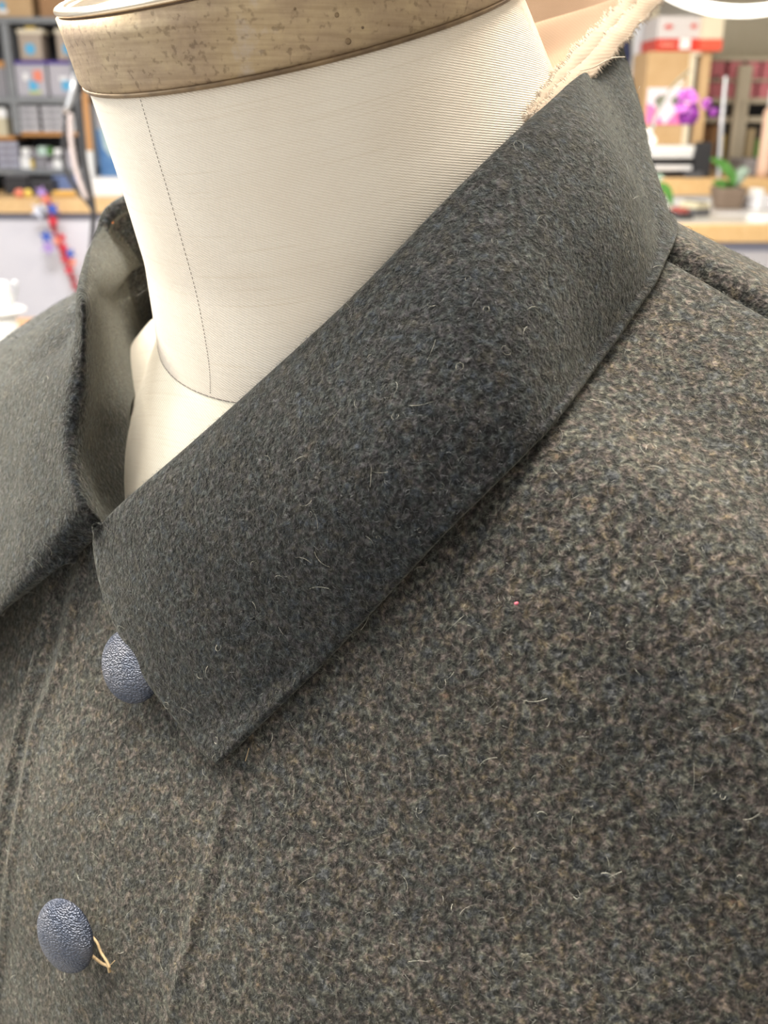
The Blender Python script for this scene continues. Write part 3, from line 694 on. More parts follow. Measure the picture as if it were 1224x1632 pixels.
C_SIL = nmat('brushed_steel', .35, (.62, .63, .66), .8); C_SHADOW = colm('bluish_grey_shadow', (.24, .25, .34)); C_BROWN = colm('brown_board', (.36, .19, .08)); C_TERRA = colm('taupe_clay', (.23, .17, .13), .7)  # C_SHADOW is shade under the counter edges, put into a strip's colour
C_DRW = colm('pale_drawer_plastic', (.58, .57, .60), .4); C_NAVY = colm('navy_cloth', (.05, .06, .14), .9); C_HOT = colm('hot_pink', (.92, .20, .50)); C_PET = colm('violet_petal', (.20, .02, .26), .5); C_PETP = colm('pink_violet_petal', (.50, .13, .55), .5)
C_LEAF = mottled('green_leaf', (.06, .20, .03), (.12, .32, .07), 20, .4); C_SAGE = mottled('pale_green_leaf', (.30, .42, .33), (.42, .54, .46), 20, .5); C_BLUEP = mottled('blue_poster_print', (.10, .26, .62), (.20, .42, .78), 9, .5); C_ORNG = colm('orange_board', (.55, .27, .09)); C_BEIGEB = colm('beige_box', (.56, .51, .36)); C_GLOSS = nmat('glossy_white_laminate', .12, (.66, .64, .60)); C_GREYB = colm('grey_case', (.26, .25, .27)); C_CORAL = colm('coral', (.80, .25, .16)); C_BKRED = colm('tinsel_red', (.62, .03, .05), .3); C_TBLUE = colm('tinsel_blue', (.04, .10, .45), .3); C_TPUR = colm('tinsel_purple', (.40, .26, .58), .3); C_TSIL = colm('tinsel_silver', (.75, .76, .85), .25)
# ---- left counter and shelf unit
ZL = .90; YLC = 6.40
k = empty('counter', (-2.6, YLC, 0), 'long maple-edged counter with a pale lavender front, left under the grey shelves', 'counter')
BM().box((-4.05, YLC, ZL - .085), (-1.3, YB - .01, ZL), .004).obj('counter_top', WOOD, k)
BM().box((-4.05, YLC + .04, ZL - .125), (-1.3, YLC + .06, ZL - .085)).obj('shadow_strip', C_SHADOW, k)  # painted strip standing in for the shadow below the maple edge
BM().box((-4.05, YLC + .05, 0), (-1.3, YLC + .09, ZL - .125)).obj('front_panel', LAV, k)
YS = 6.92; xl = xs(-110, 160, YS); xr = xs(128, 160, YS)
u = empty('shelf_unit', ((xl + xr) / 2, YS, ZL), 'grey steel shelf unit packed with craft bins and small drawers', 'shelf')
def up_(x): return xs(x, 150, YS)
for a, z0, z1 in ((-98, ZL, 1.95), (14, zs(214, YS), zs(32, YS)), (117, ZL, 1.95)): BM().box((up_(a), YS, z0), (up_(a) + .045, YB - .03, z1), .002).obj('upright', GREY, u)
SH = {}
for nm, y0, y1 in (('a', -118, -108), ('b', 27, 37), ('c', 154, 165), ('d', 269, 278)):
    SH[nm] = (zs(y0, YS), zs(y1, YS)); BM().box((up_(-98), YS - .005, SH[nm][1]), (up_(117) + .045, YB - .03, SH[nm][0]), .002).obj('shelf_board', GREY, u)
BM().box((up_(-98), YB - .035, ZL), (up_(117) + .045, YB - .02, 1.95)).obj('back_board', DKGREY, u)
zo = (zs(211, YS), zs(217, YS)); BM().box((up_(22), YS + .02, zo[1]), (up_(117), YB - .04, zo[0]), .001).obj('brown_board', C_ORNG, u)
zo2 = (zs(217, YS), zs(223, YS)); BM().box((up_(-98), YS + .02, zo2[1]), (up_(13), YB - .04, zo2[0]), .001).obj('brown_board', C_ORNG, u)
for o in (): pass
tb = SH['b'][0]; tc = SH['c'][0]; td = SH['d'][0]
o = empty('cardboard_box', (up_(10), YS, tb), 'tan cardboard box with a blue label, on the highest visible shelf', 'box')
cbox(-50, 49, -30, 27, YS + .02, .3, zb=tb).obj('box_body', TAN, o); cbox(-2, 8, 3, 14, YS + .017, .002).obj('label_sticker', C_BLUE, o); cbox(-4, 12, 15, 21, YS + .017, .002).obj('label_sticker', PLASTICW, o)
thing1(cbox(62, 112, -30, 27, YS + .03, .3, zb=tb), 'brown_box', C_BROWN, 'dark brown box beside the tan box on the highest visible shelf', 'box')
def tub(x0, x1, lab):
    o = empty('craft_tub', (up_(x0), YS, tc), lab, 'tub', 'craft tubs with blue labels')
    zb = zs(97, YS); cbox(x0, x1, 50, 95, YS + .03, .16, zb=zb + .003, ch=.01).obj('tub_body', C_LAV if False else colm('tan_clear_plastic', (.42, .34, .27), .4), o)
    cbox(x0 - 4, x1 + 2, 46, 54, YS + .02, .18, ch=.006).obj('white_rim', C_CREAM, o); cbox(x0 + 9, x1 - 11, 41, 47, YS + .05, .10, ch=.004).obj('tub_contents', C_YEL, o)
    xc = (x0 + x1) / 2; M = Matrix.Translation(Vector(GP(xc, 78, YS + .028))) @ Matrix.Rotation(math.radians(90), 4, 'X')
    BM().lathe([(.032, 0), (.032, .002)], 20, M).obj('label_sticker', C_BLUE, o)
tub(30, 66, 'clear craft tub with blue label, left of the two above purple-lidded bins'); tub(90, 126, 'clear craft tub with blue label, right of the two above purple-lidded bins')
def bin_(x0, x1, lab, red):
    o = empty('storage_bin', (up_(x0), YS, tc), lab, 'bin', 'purple-lidded bins'); zt = zs(102, YS)
    cbox(x0, x1, 102, 152, YS + .02, .3, zb=tc, ch=.008).obj('bin_body', C_LAV, o); cbox(x0 - 3, x1 + 2, 97, 102, YS + .012, .32, ch=.003).obj('lid', C_PURP, o)
    cbox((x0 + x1) / 2 - 3, (x0 + x1) / 2 + 10, 129, 144, YS + .016, .003, ch=.001).obj('label_sticker', C_BLUE, o)
    if red: cbox(x0 + 28, x1 - 7, 112, 130, YS + .016, .003).obj('red_craft_paper', C_CORAL, o); cbox(x0 + 12, x1 - 30, 116, 128, YS + .016, .003).obj('white_craft_paper', PLASTICW, o); cbox(x0 + 22, x1 - 8, 145, 149, YS + .016, .003).obj('green_craft_paper', colm('lime_paper', (.55, .60, .12)), o)
    else: cbox(x0 + 16, x1 - 18, 122, 128, YS + .016, .003).obj('white_craft_paper', PLASTICW, o)
bin_(25, 74, 'clear bin with purple lid showing red paper and a blue label', True); bin_(78, 126, 'clear bin with purple lid and pale contents beside the bin with red paper', False)
for x0, x1, y0, y1, m, nm, lb, zb in ((-40, 6, 97, 105, C_ORNG, 'orange_tray', 'orange tray atop the grey box at the left edge', None), (-40, 10, 108, 152, C_GREYB, 'grey_box', 'grey storage box at the left edge under the orange tray', tc)):
    thing1(cbox(x0, x1, y0, y1, YS + .02, .25, zb=zb if zb else zs(108, YS + .02) + .001), nm, m, lb, 'box')
def drawers(x0, x1, y0, y1, n, zb, lab, m=C_DRW):
    o = empty('drawer_stack', (up_(x0), YS, zb), lab, 'drawers', 'small drawer stacks'); zt = zs(y0, YS + .03)
    BM().box((xs(x0, (y0 + y1) / 2, YS + .03), YS + .04, zb), (xs(x1, (y0 + y1) / 2, YS + .03), YS + .3, zt), .002).obj('casing', DARK, o); hgt = (zt - zb) / n; xa = xs(x0, (y0 + y1) / 2, YS + .03) + .006; xb = xs(x1, (y0 + y1) / 2, YS + .03) - .006
    for i in range(n):
        d = BM().box((xa, YS + .03, zb + hgt * i + .006), (xb, YS + .05, zb + hgt * (i + 1) - .007), .003).obj('drawer', m, o)
        BM().box(((xa + xb) / 2 - .012, YS + .022, zb + hgt * (i + .5) - .004), ((xa + xb) / 2 + .012, YS + .03, zb + hgt * (i + .5) + .003), .001).obj('pull', C_LAV, d)
drawers(28, 63, 168, 211, 4, zo[0], 'four pale drawers, left stack on the brown board'); drawers(65, 103, 168, 211, 4, zo[0], 'four pale drawers, right stack on the brown board')
drawers(-6, 31, 225, 269, 4, td, 'four lavender-grey drawers at the left end of the lowest shelf', colm('lavender_drawer', (.46, .46, .56), .4))
thing1(cbox(106, 118, 184, 211, YS + .03, .2, zb=zo[0]), 'white_carton', PLASTICW, 'narrow white carton beside the right drawer stack', 'carton')
thing1(cbox(-40, 11, 188, 217, YS + .03, .25, zb=zo2[0]), 'beige_box', C_BEIGEB, 'beige box on the brown board at the left edge', 'box')
thing1(cbox(-40, 9, 172, 186, YS + .03, .2, zb=zs(188, YS + .03) + .001), 'white_carton', PLASTICW, 'white carton lying on the beige box at the left edge', 'carton')
small = [(33, 48, 250, 269, PLASTICW, 'white'), (49, 53, 254, 269, C_YEL, 'yellow'), (56, 74, 252, 269, C_GREYB, 'grey'), (76, 83, 258, 269, C_LAV, 'lavender'), (85, 99, 254, 269, PLASTICW, 'bright white'), (102, 116, 250, 269, C_LAV, 'pale lavender')]
for x0, x1, y0, y1, m, c in small: thing1(cbox(x0, x1, y0, y1, YS + .03, .14, zb=td), 'small_carton', m, '%s small carton standing on the lowest shelf' % c, 'carton', 'small cartons on the lowest shelf')
zmid = zs(249, YS + .03); thing1(cbox(33, 116, 246, 249, YS + .025, .2, zb=zs(249.5, YS + .03) - .001, zt=zmid + .006), 'clear_tray', C_LAV, 'thin clear tray across the small cartons', 'tray')
for x0, x1, y0, m, c in ((34, 46, 236, PLASTICW, 'white'), (48, 58, 239, C_GREYB, 'grey'), (60, 73, 234, colm('mint_card', (.50, .66, .58)), 'mint green'), (76, 82, 236, C_LEAF, 'dark green'), (86, 99, 237, PLASTICW, 'bright white'), (103, 116, 238, C_LAV, 'lavender')):
    thing1(cbox(x0, x1, y0, 246, YS + .03, .14, zb=zmid + .0065), 'small_carton', m, '%s small carton in the upper row on the clear tray' % c, 'carton', 'small cartons on the clear tray')
# things on the left counter
o = empty('black_case', (up_(30), 6.8, ZL), 'black equipment case under the lowest shelf board', 'case')
cbox(6, 44, 283, 304, 6.72, .3, zb=ZL, ch=.01).obj('case_body', DARK, o); cbox(8, 42, 279, 283, 6.71, .3, ch=.004).obj('lid', DKGREY, o)
thing1(cbox(46, 82, 287, 306, 6.70, .25, zb=ZL, ch=.012), 'black_pouch', DARK, 'low black pouch beside the black case', 'pouch')
thing1(cbox(84, 122, 281, 300, 6.85, .2, zb=ZL, ch=.004), 'blue_folder', colm('muted_blue', (.16, .22, .42)), 'muted blue box file behind the yellow tool', 'folder')
def ball(name, x, y, Y, r, mat, label, cat, sz=1):
    p = GP(x, y, Y); z = ZL + r * sz
    return thing1(BM().lathe([(r * math.sin(a) + .0005, -r * sz * math.cos(a)) for a in np.linspace(.05, 3.09, 10)], 16, Matrix.Translation(Vector((p[0], Y, z)))), name, mat, label, cat)
ball('pincushion', 31, 308, 6.50, .032, C_CORAL, 'round red pincushion on the counter edge', 'pincushion', .8)
ball('yellow_spool', 45, 310, 6.48, .026, C_YEL, 'yellow spool beside the red pincushion', 'spool')
thing1(BM().tube([GP(84, 308, 6.5) * [1, 1, 0] + [0, 0, ZL + .022], GP(100, 306, 6.52) * [1, 1, 0] + [0, 0, ZL + .022], GP(120, 306, 6.55) * [1, 1, 0] + [0, 0, ZL + .020]], [.016, .021, .018], 10), 'wooden_roll', colm('amber_wood', (.70, .42, .10)), 'amber rod lying along the counter edge', 'roll')
thing1(cbox(143, 196, 285, 314, 6.62, .25, zb=ZL, ch=.004), 'white_box', nmat('white_box', .5, (.86, .86, .86)), 'plain white box on the counter beneath the blue poster', 'box')
o = empty('picture_board', (xs(137, 200, 7.0), 7.0, ZL), 'tan-framed pale pinboard leaning at the right of the shelves', 'board')
BM().add(*(lambda a, b, c, d: ([tuple(a), tuple(b), tuple(c), tuple(d)] + [tuple(q + np.array([0, .03, 0])) for q in (a, b, c, d)], [(0, 1, 2, 3), (7, 6, 5, 4), (0, 4, 5, 1), (1, 5, 6, 2), (2, 6, 7, 3), (3, 7, 4, 0)]))(GP(121, 60, 6.86), GP(131, 60, 6.86), GP(147, 240, 6.80), GP(139, 240, 6.80))).obj('frame_side', C_ORNG, o)
BM().box((xs(139, 240, 6.82), 6.80, ZL), (xs(148, 260, 6.82), 6.86, zs(240, 6.8)), .003).obj('frame_foot', PLASTICW, o)
cbox(146, 260, 40, 314, 7.25, .02, zb=ZL).obj('pin_panel', nmat('white_pinboard', .6, (.80, .79, .84)), o)
o = empty('poster', (xs(180, 240, 7.2), 7.2, zs(285, 7.2)), 'blue poster with a pale glowing shape, beside the neck of the form', 'poster')
cbox(147, 230, 206, 285, 7.22, .004).obj('poster_sheet', C_BLUEP, o)
BM().poly([tuple(GP(x, y, 7.218)) for x, y in ((159, 204), (230, 204), (230, 252), (190, 252), (176, 249), (165, 236))], (0, -1, 0), .002).obj('pale_shape', nmat('pale_cyan_print', .6, (.66, .86, .90)), o)
# hanging cords with a metal clip, nearer than the counter
YC = 3.2
o = empty('hanging_cord', tuple(GP(128, 150, YC)), 'black looped cords with a silver clamp hanging before the grey shelves', 'cord')
p0 = GP(126, 90, YC); top = np.array([p0[0] - .06, YC, 2.895])
BM().tube([tuple(q) for q in catmull([top, GP(118, 60, YC), GP(126, 150, YC), GP(128, 195, YC), GP(134, 250, YC), GP(143, 300, YC), GP(149, 340, YC), GP(146, 400, YC)], 40)], .0085, 8).obj('black_cord', DARK, o, True)
BM().tube([tuple(q) for q in catmull([GP(109, 176, YC), GP(104, 205, YC), GP(101, 240, YC), GP(104, 268, YC), GP(118, 296, YC), GP(138, 320, YC), GP(150, 336, YC)], 30)], .0075, 8).obj('black_cord', DARK, o, True)
BM().tube([tuple(q) for q in catmull([GP(112, 180, YC), GP(112, 210, YC), GP(117, 250, YC), GP(124, 280, YC), GP(138, 318, YC)], 24)], .008, 8).obj('clear_hose', colm('pinkish_hose', (.62, .54, .54), .4), o, True)
BM().tube([tuple(GP(120, 118, YC)), tuple(GP(117, 145, YC)), tuple(GP(109, 168, YC)), tuple(GP(104, 180, YC))], [.009, .012, .009, .011], 10).obj('silver_clamp', C_SIL, o, True)
# star garland over the counter edge
def star(c, r, rot, mat, par, nm='star'):
    pts = []
    for i in range(10):
        a = rot + math.pi * i / 5; q = r if i % 2 == 0 else r * .42; pts.append((c[0] + q * math.sin(a), c[1], c[2] + q * math.cos(a)))
    return BM().poly(pts, (0, -1, 0), .004).obj(nm, mat, par)
YG = 6.36
o = empty('star_garland', tuple(GP(72, 312, YG)), 'red and blue tinsel star garland draped over the lavender counter front', 'garland')
gp = catmull([GP(66, 309, 6.42), GP(76, 318, YG - .01), GP(84, 345, YG), GP(88, 370, YG), GP(98, 395, YG), GP(108, 420, YG), GP(116, 445, YG), GP(128, 470, YG)], 60)
gp[0:3, 2] = np.maximum(gp[0:3, 2], ZL + .006)
bm = BM(); r_ = random.Random(4)
for i in range(len(gp)):
    for _ in range(9):
        d = np.array([r_.gauss(0, 1), r_.gauss(0, .5) - .3, r_.gauss(0, 1)]); d /= np.linalg.norm(d); l = r_.uniform(.02, .045); t = np.array([.004, 0, .004]); bm.add([gp[i] - t, gp[i] + t, gp[i] + d * l], [(0, 1, 2)])
tag(bm.obj('tinsel', C_BKRED, o), kind='stuff'); BM().tube([tuple(q) for q in gp], .0025, 5).obj('wire', DKGREY, o)
for x, y, r, rot, m in ((66, 306, .030, .3, C_TPUR), (72, 318, .026, .1, C_CORAL), (62, 336, .040, .5, C_TSIL), (69, 334, .026, .2, C_TSIL), (84, 333, .036, .8, C_TBLUE), (84, 352, .030, .1, C_BKRED), (74, 377, .036, 0.0, C_TBLUE), (77, 394, .040, .6, C_TPUR), (92, 384, .026, .4, C_CORAL), (99, 378, .026, .9, C_BKRED), (101, 394, .032, .2, C_BKRED), (112, 404, .030, .7, C_TBLUE), (104, 412, .030, .3, C_BKRED), (116, 418, .026, .5, C_CORAL), (110, 430, .030, .1, C_BKRED)):
    star(GP(x, y, YG - .035), r * 1.35, rot, m, o)
# white thread cone stand at the left edge
YW = 2.6
o = empty('thread_stand', tuple(GP(8, 545, YW)), 'white thread cone on a white disc at the left edge behind the shoulder', 'thread cone')
c = GP(6, 530, YW); zt = zs(450, YW)
MW = Matrix.Translation(Vector((c[0], YW, 0)))
BM().lathe([(.040, zs(575, YW)), (.036, zs(498, YW))], 24, MW).obj('cone_base', PLASTICW, o, True)
BM().lathe([(.060, zs(497, YW)), (.064, zs(494, YW)), (.060, zs(491, YW))], 28, MW).obj('disc', PLASTICW, o, True)
BM().lathe([(.036, zs(491, YW)), (.028, zs(452, YW)), (.022, zs(449, YW))], 24, MW).obj('thread_cone', PLASTICW, o, True)
BM().tube([tuple(GP(16, 452, YW - .03)), tuple(GP(24, 449, YW - .03)), tuple(GP(26, 460, YW - .03)), tuple(GP(22, 478, YW - .03))], .005, 8).obj('thread_guide', C_SIL, o, True)
zt_ = zs(575, YW)
o = empty('side_table', (c[0], YW + .1, 0), 'reddish brown table top under the white thread cone', 'table')
BM().box((c[0] - .9, YW - .1, zt_ - .03), (c[0] + .045, YW + .6, zt_), .004).obj('table_top', C_BROWN, o)
for a, b in ((-.87, -.07), (.01, -.07), (-.87, .55), (.01, .55)): BM().box((c[0] + a, YW + b, 0), (c[0] + a + .03, YW + b + .03, zt_ - .03), .003).obj('leg', DKGREY, o)
# ---- right counter, ledge and what stands there
ZC = .90; YRC = 4.93; YLg = 6.10; ZG = zs(284, YLg)
k = empty('counter', (2.4, YRC, 0), 'glossy white counter with a maple edge, right behind the shoulder of the coat', 'counter')
BM().box((.9, YRC + .05, ZC - .005), (4.05, YB - .01, ZC), .001).obj('laminate_top', C_GLOSS, k)
BM().box((.9, YRC, ZC - .085), (4.05, YB - .01, ZC - .006), .004).obj('counter_edge', WOOD, k)
BM().box((.9, YRC + .04, ZC - .13), (4.05, YRC + .06, ZC - .085)).obj('shadow_strip', C_SHADOW, k)  # shadow under the counter edge, painted as a blue-grey strip
BM().box((.9, YRC + .05, 0), (4.05, YRC + .09, ZC - .13)).obj('front_panel', LAV, k)
k = empty('raised_ledge', (2.4, YLg, ZC), 'raised maple ledge along the back of the white counter', 'ledge')
BM().box((.9, YLg, zs(311, YLg)), (4.05, YB - .01, ZG), .004).obj('ledge_board', WOOD, k); BM().box((.9, YLg + .02, ZC), (4.05, YLg + .05, zs(311, YLg))).obj('riser', nmat('riser_paint', .6, (.62, .62, .64)), k)
# tan cabinet with poster, red and white carton
YT = 6.22
o = empty('tan_cabinet', (xs(1070, 160, YT), YT, ZG), 'tall tan cabinet with a pink floral print on its front', 'cabinet')
zt = zs(82, YT); zb_ = zs(231, YT); a0 = xs(1034, 82, YT); a1 = xs(1101, 82, YT)
BM().box((a0, YT, zb_), (a1, YT + .4, zt), .003).obj('cabinet_body', TAN, o); BM().box((a1, YT, zb_), (a1 + .035, YT + .02, zt), .002).obj('door_edge', C_CREAM, o)
BM().box((a1 + .001, YT + .03, zb_), (a1 + .06, YT + .4, zt - .02)).obj('dark_gap', DKGREY, o); BM().box((a1 + .062, YT - .02, zb_), (a1 + .115, YT + .4, zt), .003).obj('side_door', TAN, o); BM().box((a1, YT - .01, zt - .02), (a1 + .062, YT + .4, zt), .002).obj('top_rail', C_CREAM, o)
pz = (zs(140, YT), zs(198, YT)); px0 = xs(1030, 170, YT); px1 = xs(1101, 170, YT)
BM().box((px0, YT - .006, pz[1]), (px1, YT - .001, pz[0])).obj('print_sheet', nmat('pale_pink_paper', .6, (.86, .76, .84)), o)
hgt = pz[0] - pz[1]; wd_ = px1 - px0
BM().poly([(px0, YT - .007, pz[1]), (px0 + .42 * wd_, YT - .007, pz[1]), (px0 + .18 * wd_, YT - .007, pz[1] + .5 * hgt), (px0, YT - .007, pz[1] + .58 * hgt)], (0, -1, 0), .001).obj('pink_corner', C_HOT, o)
BM().poly([(px1, YT - .007, pz[1]), (px0 + .45 * wd_, YT - .007, pz[1]), (px0 + .75 * wd_, YT - .007, pz[1] + .5 * hgt), (px1, YT - .007, pz[1] + .6 * hgt)], (0, -1, 0), .001).obj('pink_corner', C_HOT, o)
for fx, fz in ((.30, .62), (.68, .62)):
    pts = [(px0 + wd_ * fx + .034 * math.cos(a) * (1 + .25 * math.sin(3 * a)), YT - .0075, pz[1] + hgt * fz + .034 * math.sin(a) * (1 + .25 * math.cos(4 * a))) for a in np.linspace(0, 2 * math.pi, 18, endpoint=False)]
    BM().poly(pts, (0, -1, 0), .001).obj('dark_flower', colm('dark_olive_print', (.16, .17, .13)), o)
o = empty('red_white_carton', (xs(1080, 80, YT), YT, zt), 'white carton with a red lower band lying on the tan cabinet', 'carton')
zc0 = zt + .002; zc1 = zs(25, YT); b0 = xs(1048, 60, YT); b1_ = xs(1117, 60, YT); zr_ = zc0 + (zc1 - zc0) * .36
BM().box((b0, YT + .01, zr_), (b1_, YT + .36, zc1), .004).obj('upper_half', nmat('greyish_white_card', .6, (.62, .58, .58)), o); BM().box((b0, YT + .01, zc0), (b1_, YT + .36, zr_), .003).obj('lower_band', C_RED, o)
BM().box((b0 + .13, YT + .006, zc0 + .01), (b0 + .19, YT + .01, zr_)).obj('white_panel', PLASTICW, o)
for q, (x, y, s) in enumerate(((1066, 43, .030), (1106, 42, .022))):
    p = GP(x, y, YT + .008); BM().poly([(p[0] - s, p[1], p[2] - .004), (p[0] + s * .2, p[1], p[2] - .012), (p[0] + s, p[1], p[2] + .006), (p[0] - s * .3, p[1], p[2] + .014)], (0, -1, 0), .002).obj('red_mark', C_RED, o)
BM().box((b0 + .02, YT + .006, zr_ - .035), (b0 + .10, YT + .0095, zr_ - .03)).obj('pale_line', C_CREAM, o)
c0 = xs(1118, 60, YT - .04); c1 = xs(1151, 60, YT - .04); o = empty('small_red_carton', (c0, YT - .04, zt), 'cream and red-orange carton at the right end of the cabinet top', 'carton')
BM().box((c0, YT - .05, zt + .06), (c1, YT + .28, zc1), .004).obj('upper_half', C_CREAM, o); BM().box((c0 - .001, YT - .052, zt + .001), (c1 + .001, YT + .28, zt + .06), .003).obj('lower_band', colm('red_orange_card', (.78, .11, .06)), o)
o = empty('letter_tray', (xs(1065, 255, YT), YT, ZG), 'black two-tier letter tray with white paper, beneath the tan cabinet', 'tray')
xa, xb = xs(1026, 255, YT), xs(1101, 255, YT); zz = [ZG, ZG + (zb_ - ZG) * .40, ZG + (zb_ - ZG) * .78]
for z in zz[:2]: BM().box((xa, YT - .06, z + .001), (xb, YT + .28, z + .018), .002).obj('tray_tier', DARK, o)
for z in (zz[1], zz[2]): BM().box((xa + .01, YT - .07, z - .030), (xb - .01, YT + .27, z - .003), .002).obj('paper_stack', nmat('white_paper', .7, (.80, .79, .80)), o)
BM().box((xa, YT - .05, zz[2]), (xb, YT + .28, zb_ - .002), .002).obj('tray_tier', PLASTICW, o)
for a in (xa, xb - .012): BM().box((a, YT + .25, ZG), (a + .012, YT + .28, zz[2])).obj('tray_post', DARK, o)
o = empty('upright_device', (xs(1115, 250, YT), YT, ZG), 'upright black device beside the letter tray', 'device')
BM().box((xs(1103, 250, YT), YT - .06, ZG), (xs(1130, 250, YT), YT + .25, zs(226, YT)), .008).obj('device_body', DARK, o); BM().box((xs(1092, 275, YT - .1), YT - .11, ZG), (xs(1121, 275, YT - .1), YT - .062, ZG + .035), .006).obj('device_foot', DKGREY, o)
# steel rack with pink files behind
YR = 6.75
struct('trim_4', BM().box((xs(1148, 60, YR), YR + .15, zs(95, YR)), (4.05, YB - .01, 2.3)), OLIVE)['kind'] = 'structure'
o = empty('storage_rack', (xs(1180, 200, YR), YR, ZG), 'grey-beige rack holding pink files, right of the tan cabinet', 'rack')
xa = xs(1128, 150, YR); xb = xs(1300, 150, YR)
for y0, y1 in ((91, 97), (126, 130), (156, 165), (186, 195), (271, 276)): BM().box((xa, YR, max(ZG + .001, zs(y1, YR))), (xb, YR + .35, max(ZG + .006, zs(y0, YR))), .001).obj('rack_shelf', BEIGE, o)
BM().box((xs(1163, 200, YR), YR - .06, ZG), (xs(1184, 200, YR), YR - .01, zs(104, YR)), .003).obj('post', BEIGE, o)
BM().box((xs(1174, 200, YR), YR - .065, ZG), (xs(1176, 200, YR), YR - .058, zs(160, YR))).obj('post_groove', colm('groove', (.30, .26, .2)), o)
BM().box((xa, YR + .33, ZG), (xb, YR + .35, zs(165, YR))).obj('dark_back', DARK, o); BM().box((xa, YR + .33, zs(165, YR)), (xb, YR + .35, zs(91, YR))).obj('rack_back', DKGREY, o)
for (x0, x1, row, lb) in ((1134, 1155, 0, 'first'), (1162, 1183, 0, 'second'), (1191, 1211, 0, 'third'), (1216, 1237, 0, 'fourth'), (1131, 1151, 1, 'first'), (1159, 1178, 1, 'second'), (1186, 1204, 1, 'third'), (1210, 1230, 1, 'fourth')):
    y0, y1 = ((98, 126), (131, 156))[row]; zb = zs(y1, YR) + .0008
    f = empty('pink_file', (xs(x0, y1, YR), YR, zb), 'dusty pink file box, %s from the left in the %s row' % (lb, ('upper', 'lower')[row]), 'file box', 'pink file boxes on the rack')
    cbox(x0, x1, y0, y1, YR + .01, .28, zb=zb, zt=zs(y0, YR)).obj('file_body', C_PINKF, f)
    if row == 0 and x0 == 1134: BM().lathe([(.014, 0), (.014, .003)], 12, Matrix.Translation(Vector(GP(1142, 124, YR + .009))) @ Matrix.Rotation(math.radians(90), 4, 'X')).obj('finger_hole', DARK, f)
for x0, x1, y0, m, nm, lb in ((1133, 1141, 200, C_BROWN, 'book', 'brown book standing low in the rack, left'), (1142, 1149, 196, DARK, 'book', 'black book standing low in the rack'), (1150, 1154, 215, C_YEL, 'book', 'mustard yellow book standing low in the rack'), (1187, 1201, 205, colm('ochre_bag', (.42, .33, .20)), 'paper_bag', 'ochre paper bag standing low in the rack'), (1203, 1212, 222, C_LEAF, 'book', 'dark green book standing low in the rack')):
    thing1(cbox(x0, x1, y0, 271, YR + .02, .2, zb=max(ZG + .0065, zs(271, YR) + .0006)), nm, m, lb, nm.replace('_', ' '))
o = empty('grey_machine', (xs(1205, 270, 6.3), 6.3, ZG), 'low grey case with a red button at the right end of the ledge', 'case')
BM().box((xs(1186, 265, 6.3), 6.28, ZG), (xs(1250, 265, 6.3), 6.6, zs(254, 6.3)), .012).obj('case_body', C_GREYB, o); BM().lathe([(.012, 0), (.012, .006)], 14, Matrix.Translation(Vector(GP(1216, 266, 6.275))) @ Matrix.Rotation(math.radians(-90), 4, 'X')).obj('red_button', C_RED, o)
o = empty('white_bottle', (xs(1223, 200, 6.2), 6.2, ZG), 'white and peach bottle cut by the right edge of the frame', 'bottle')
q = xs(1226, 200, 6.16); BM().lathe([(.036, ZG), (.038, ZG + .05), (.038, zs(178, 6.16)), (.02, zs(170, 6.16))], 18, Matrix.Translation(Vector((q, 6.16, 0)))).obj('bottle_body', colm('peach', (.80, .55, .42)), o, True); BM().lathe([(.022, zs(170, 6.16)), (.022, zs(142, 6.16))], 14, Matrix.Translation(Vector((q, 6.16, 0)))).obj('cap', PLASTICW, o, True)
p0 = GP(1146, 275, 6.13)[:2]
thing1(BM().tube([(float(p0[0]), 6.13, ZG + .001), tuple(GP(1150, 200, 6.14)), tuple(GP(1157, 122, 6.16))], [.014, .014, .012], 10), 'steel_rod', C_SIL, 'slim steel rod standing before the rack of pink files', 'rod', smooth=True)
# pipes and trim behind the collar
tag(BM().box((xs(1022, 100, 6.9), 6.9, ZG), (xs(1043, 100, 6.9), 7.0, 2.88), .004).obj('trim_1', nmat('cream_trim', .6, (.74, .66, .50))), kind='structure')
tag(BM().tube([(xs(1014, 100, 6.6), 6.6, ZG), (xs(1014, 100, 6.6), 6.6, 2.88)], .030, 14).obj('trim_2', nmat('pale_blue_pipe', .4, (.58, .60, .64)), None, True), kind='structure')
tag(BM().box((xs(960, 100, 7.1), 7.1, ZG), (xs(1008, 100, 7.1), 7.14, 2.88)).obj('trim_3', nmat('ivory_panel', .6, (.70, .66, .54))), kind='structure')
thing1(BM().add(*(lambda P: ([tuple(p) for p in P] + [tuple(p + np.array([0, .03, 0])) for p in P], [tuple(range(len(P))), tuple(range(2 * len(P) - 1, len(P) - 1, -1))] + [(i, (i + 1) % len(P), (i + 1) % len(P) + len(P), i + len(P)) for i in range(len(P))]))([GP(x, y, 7.068) for x, y in ((990, 36), (996, 40), (1004, 60), (1006, 90), (1000, 112), (993, 100), (988, 70))])), 'navy_cloth', C_NAVY, 'navy cloth hanging on the ivory panel just beside the collar', 'cloth')
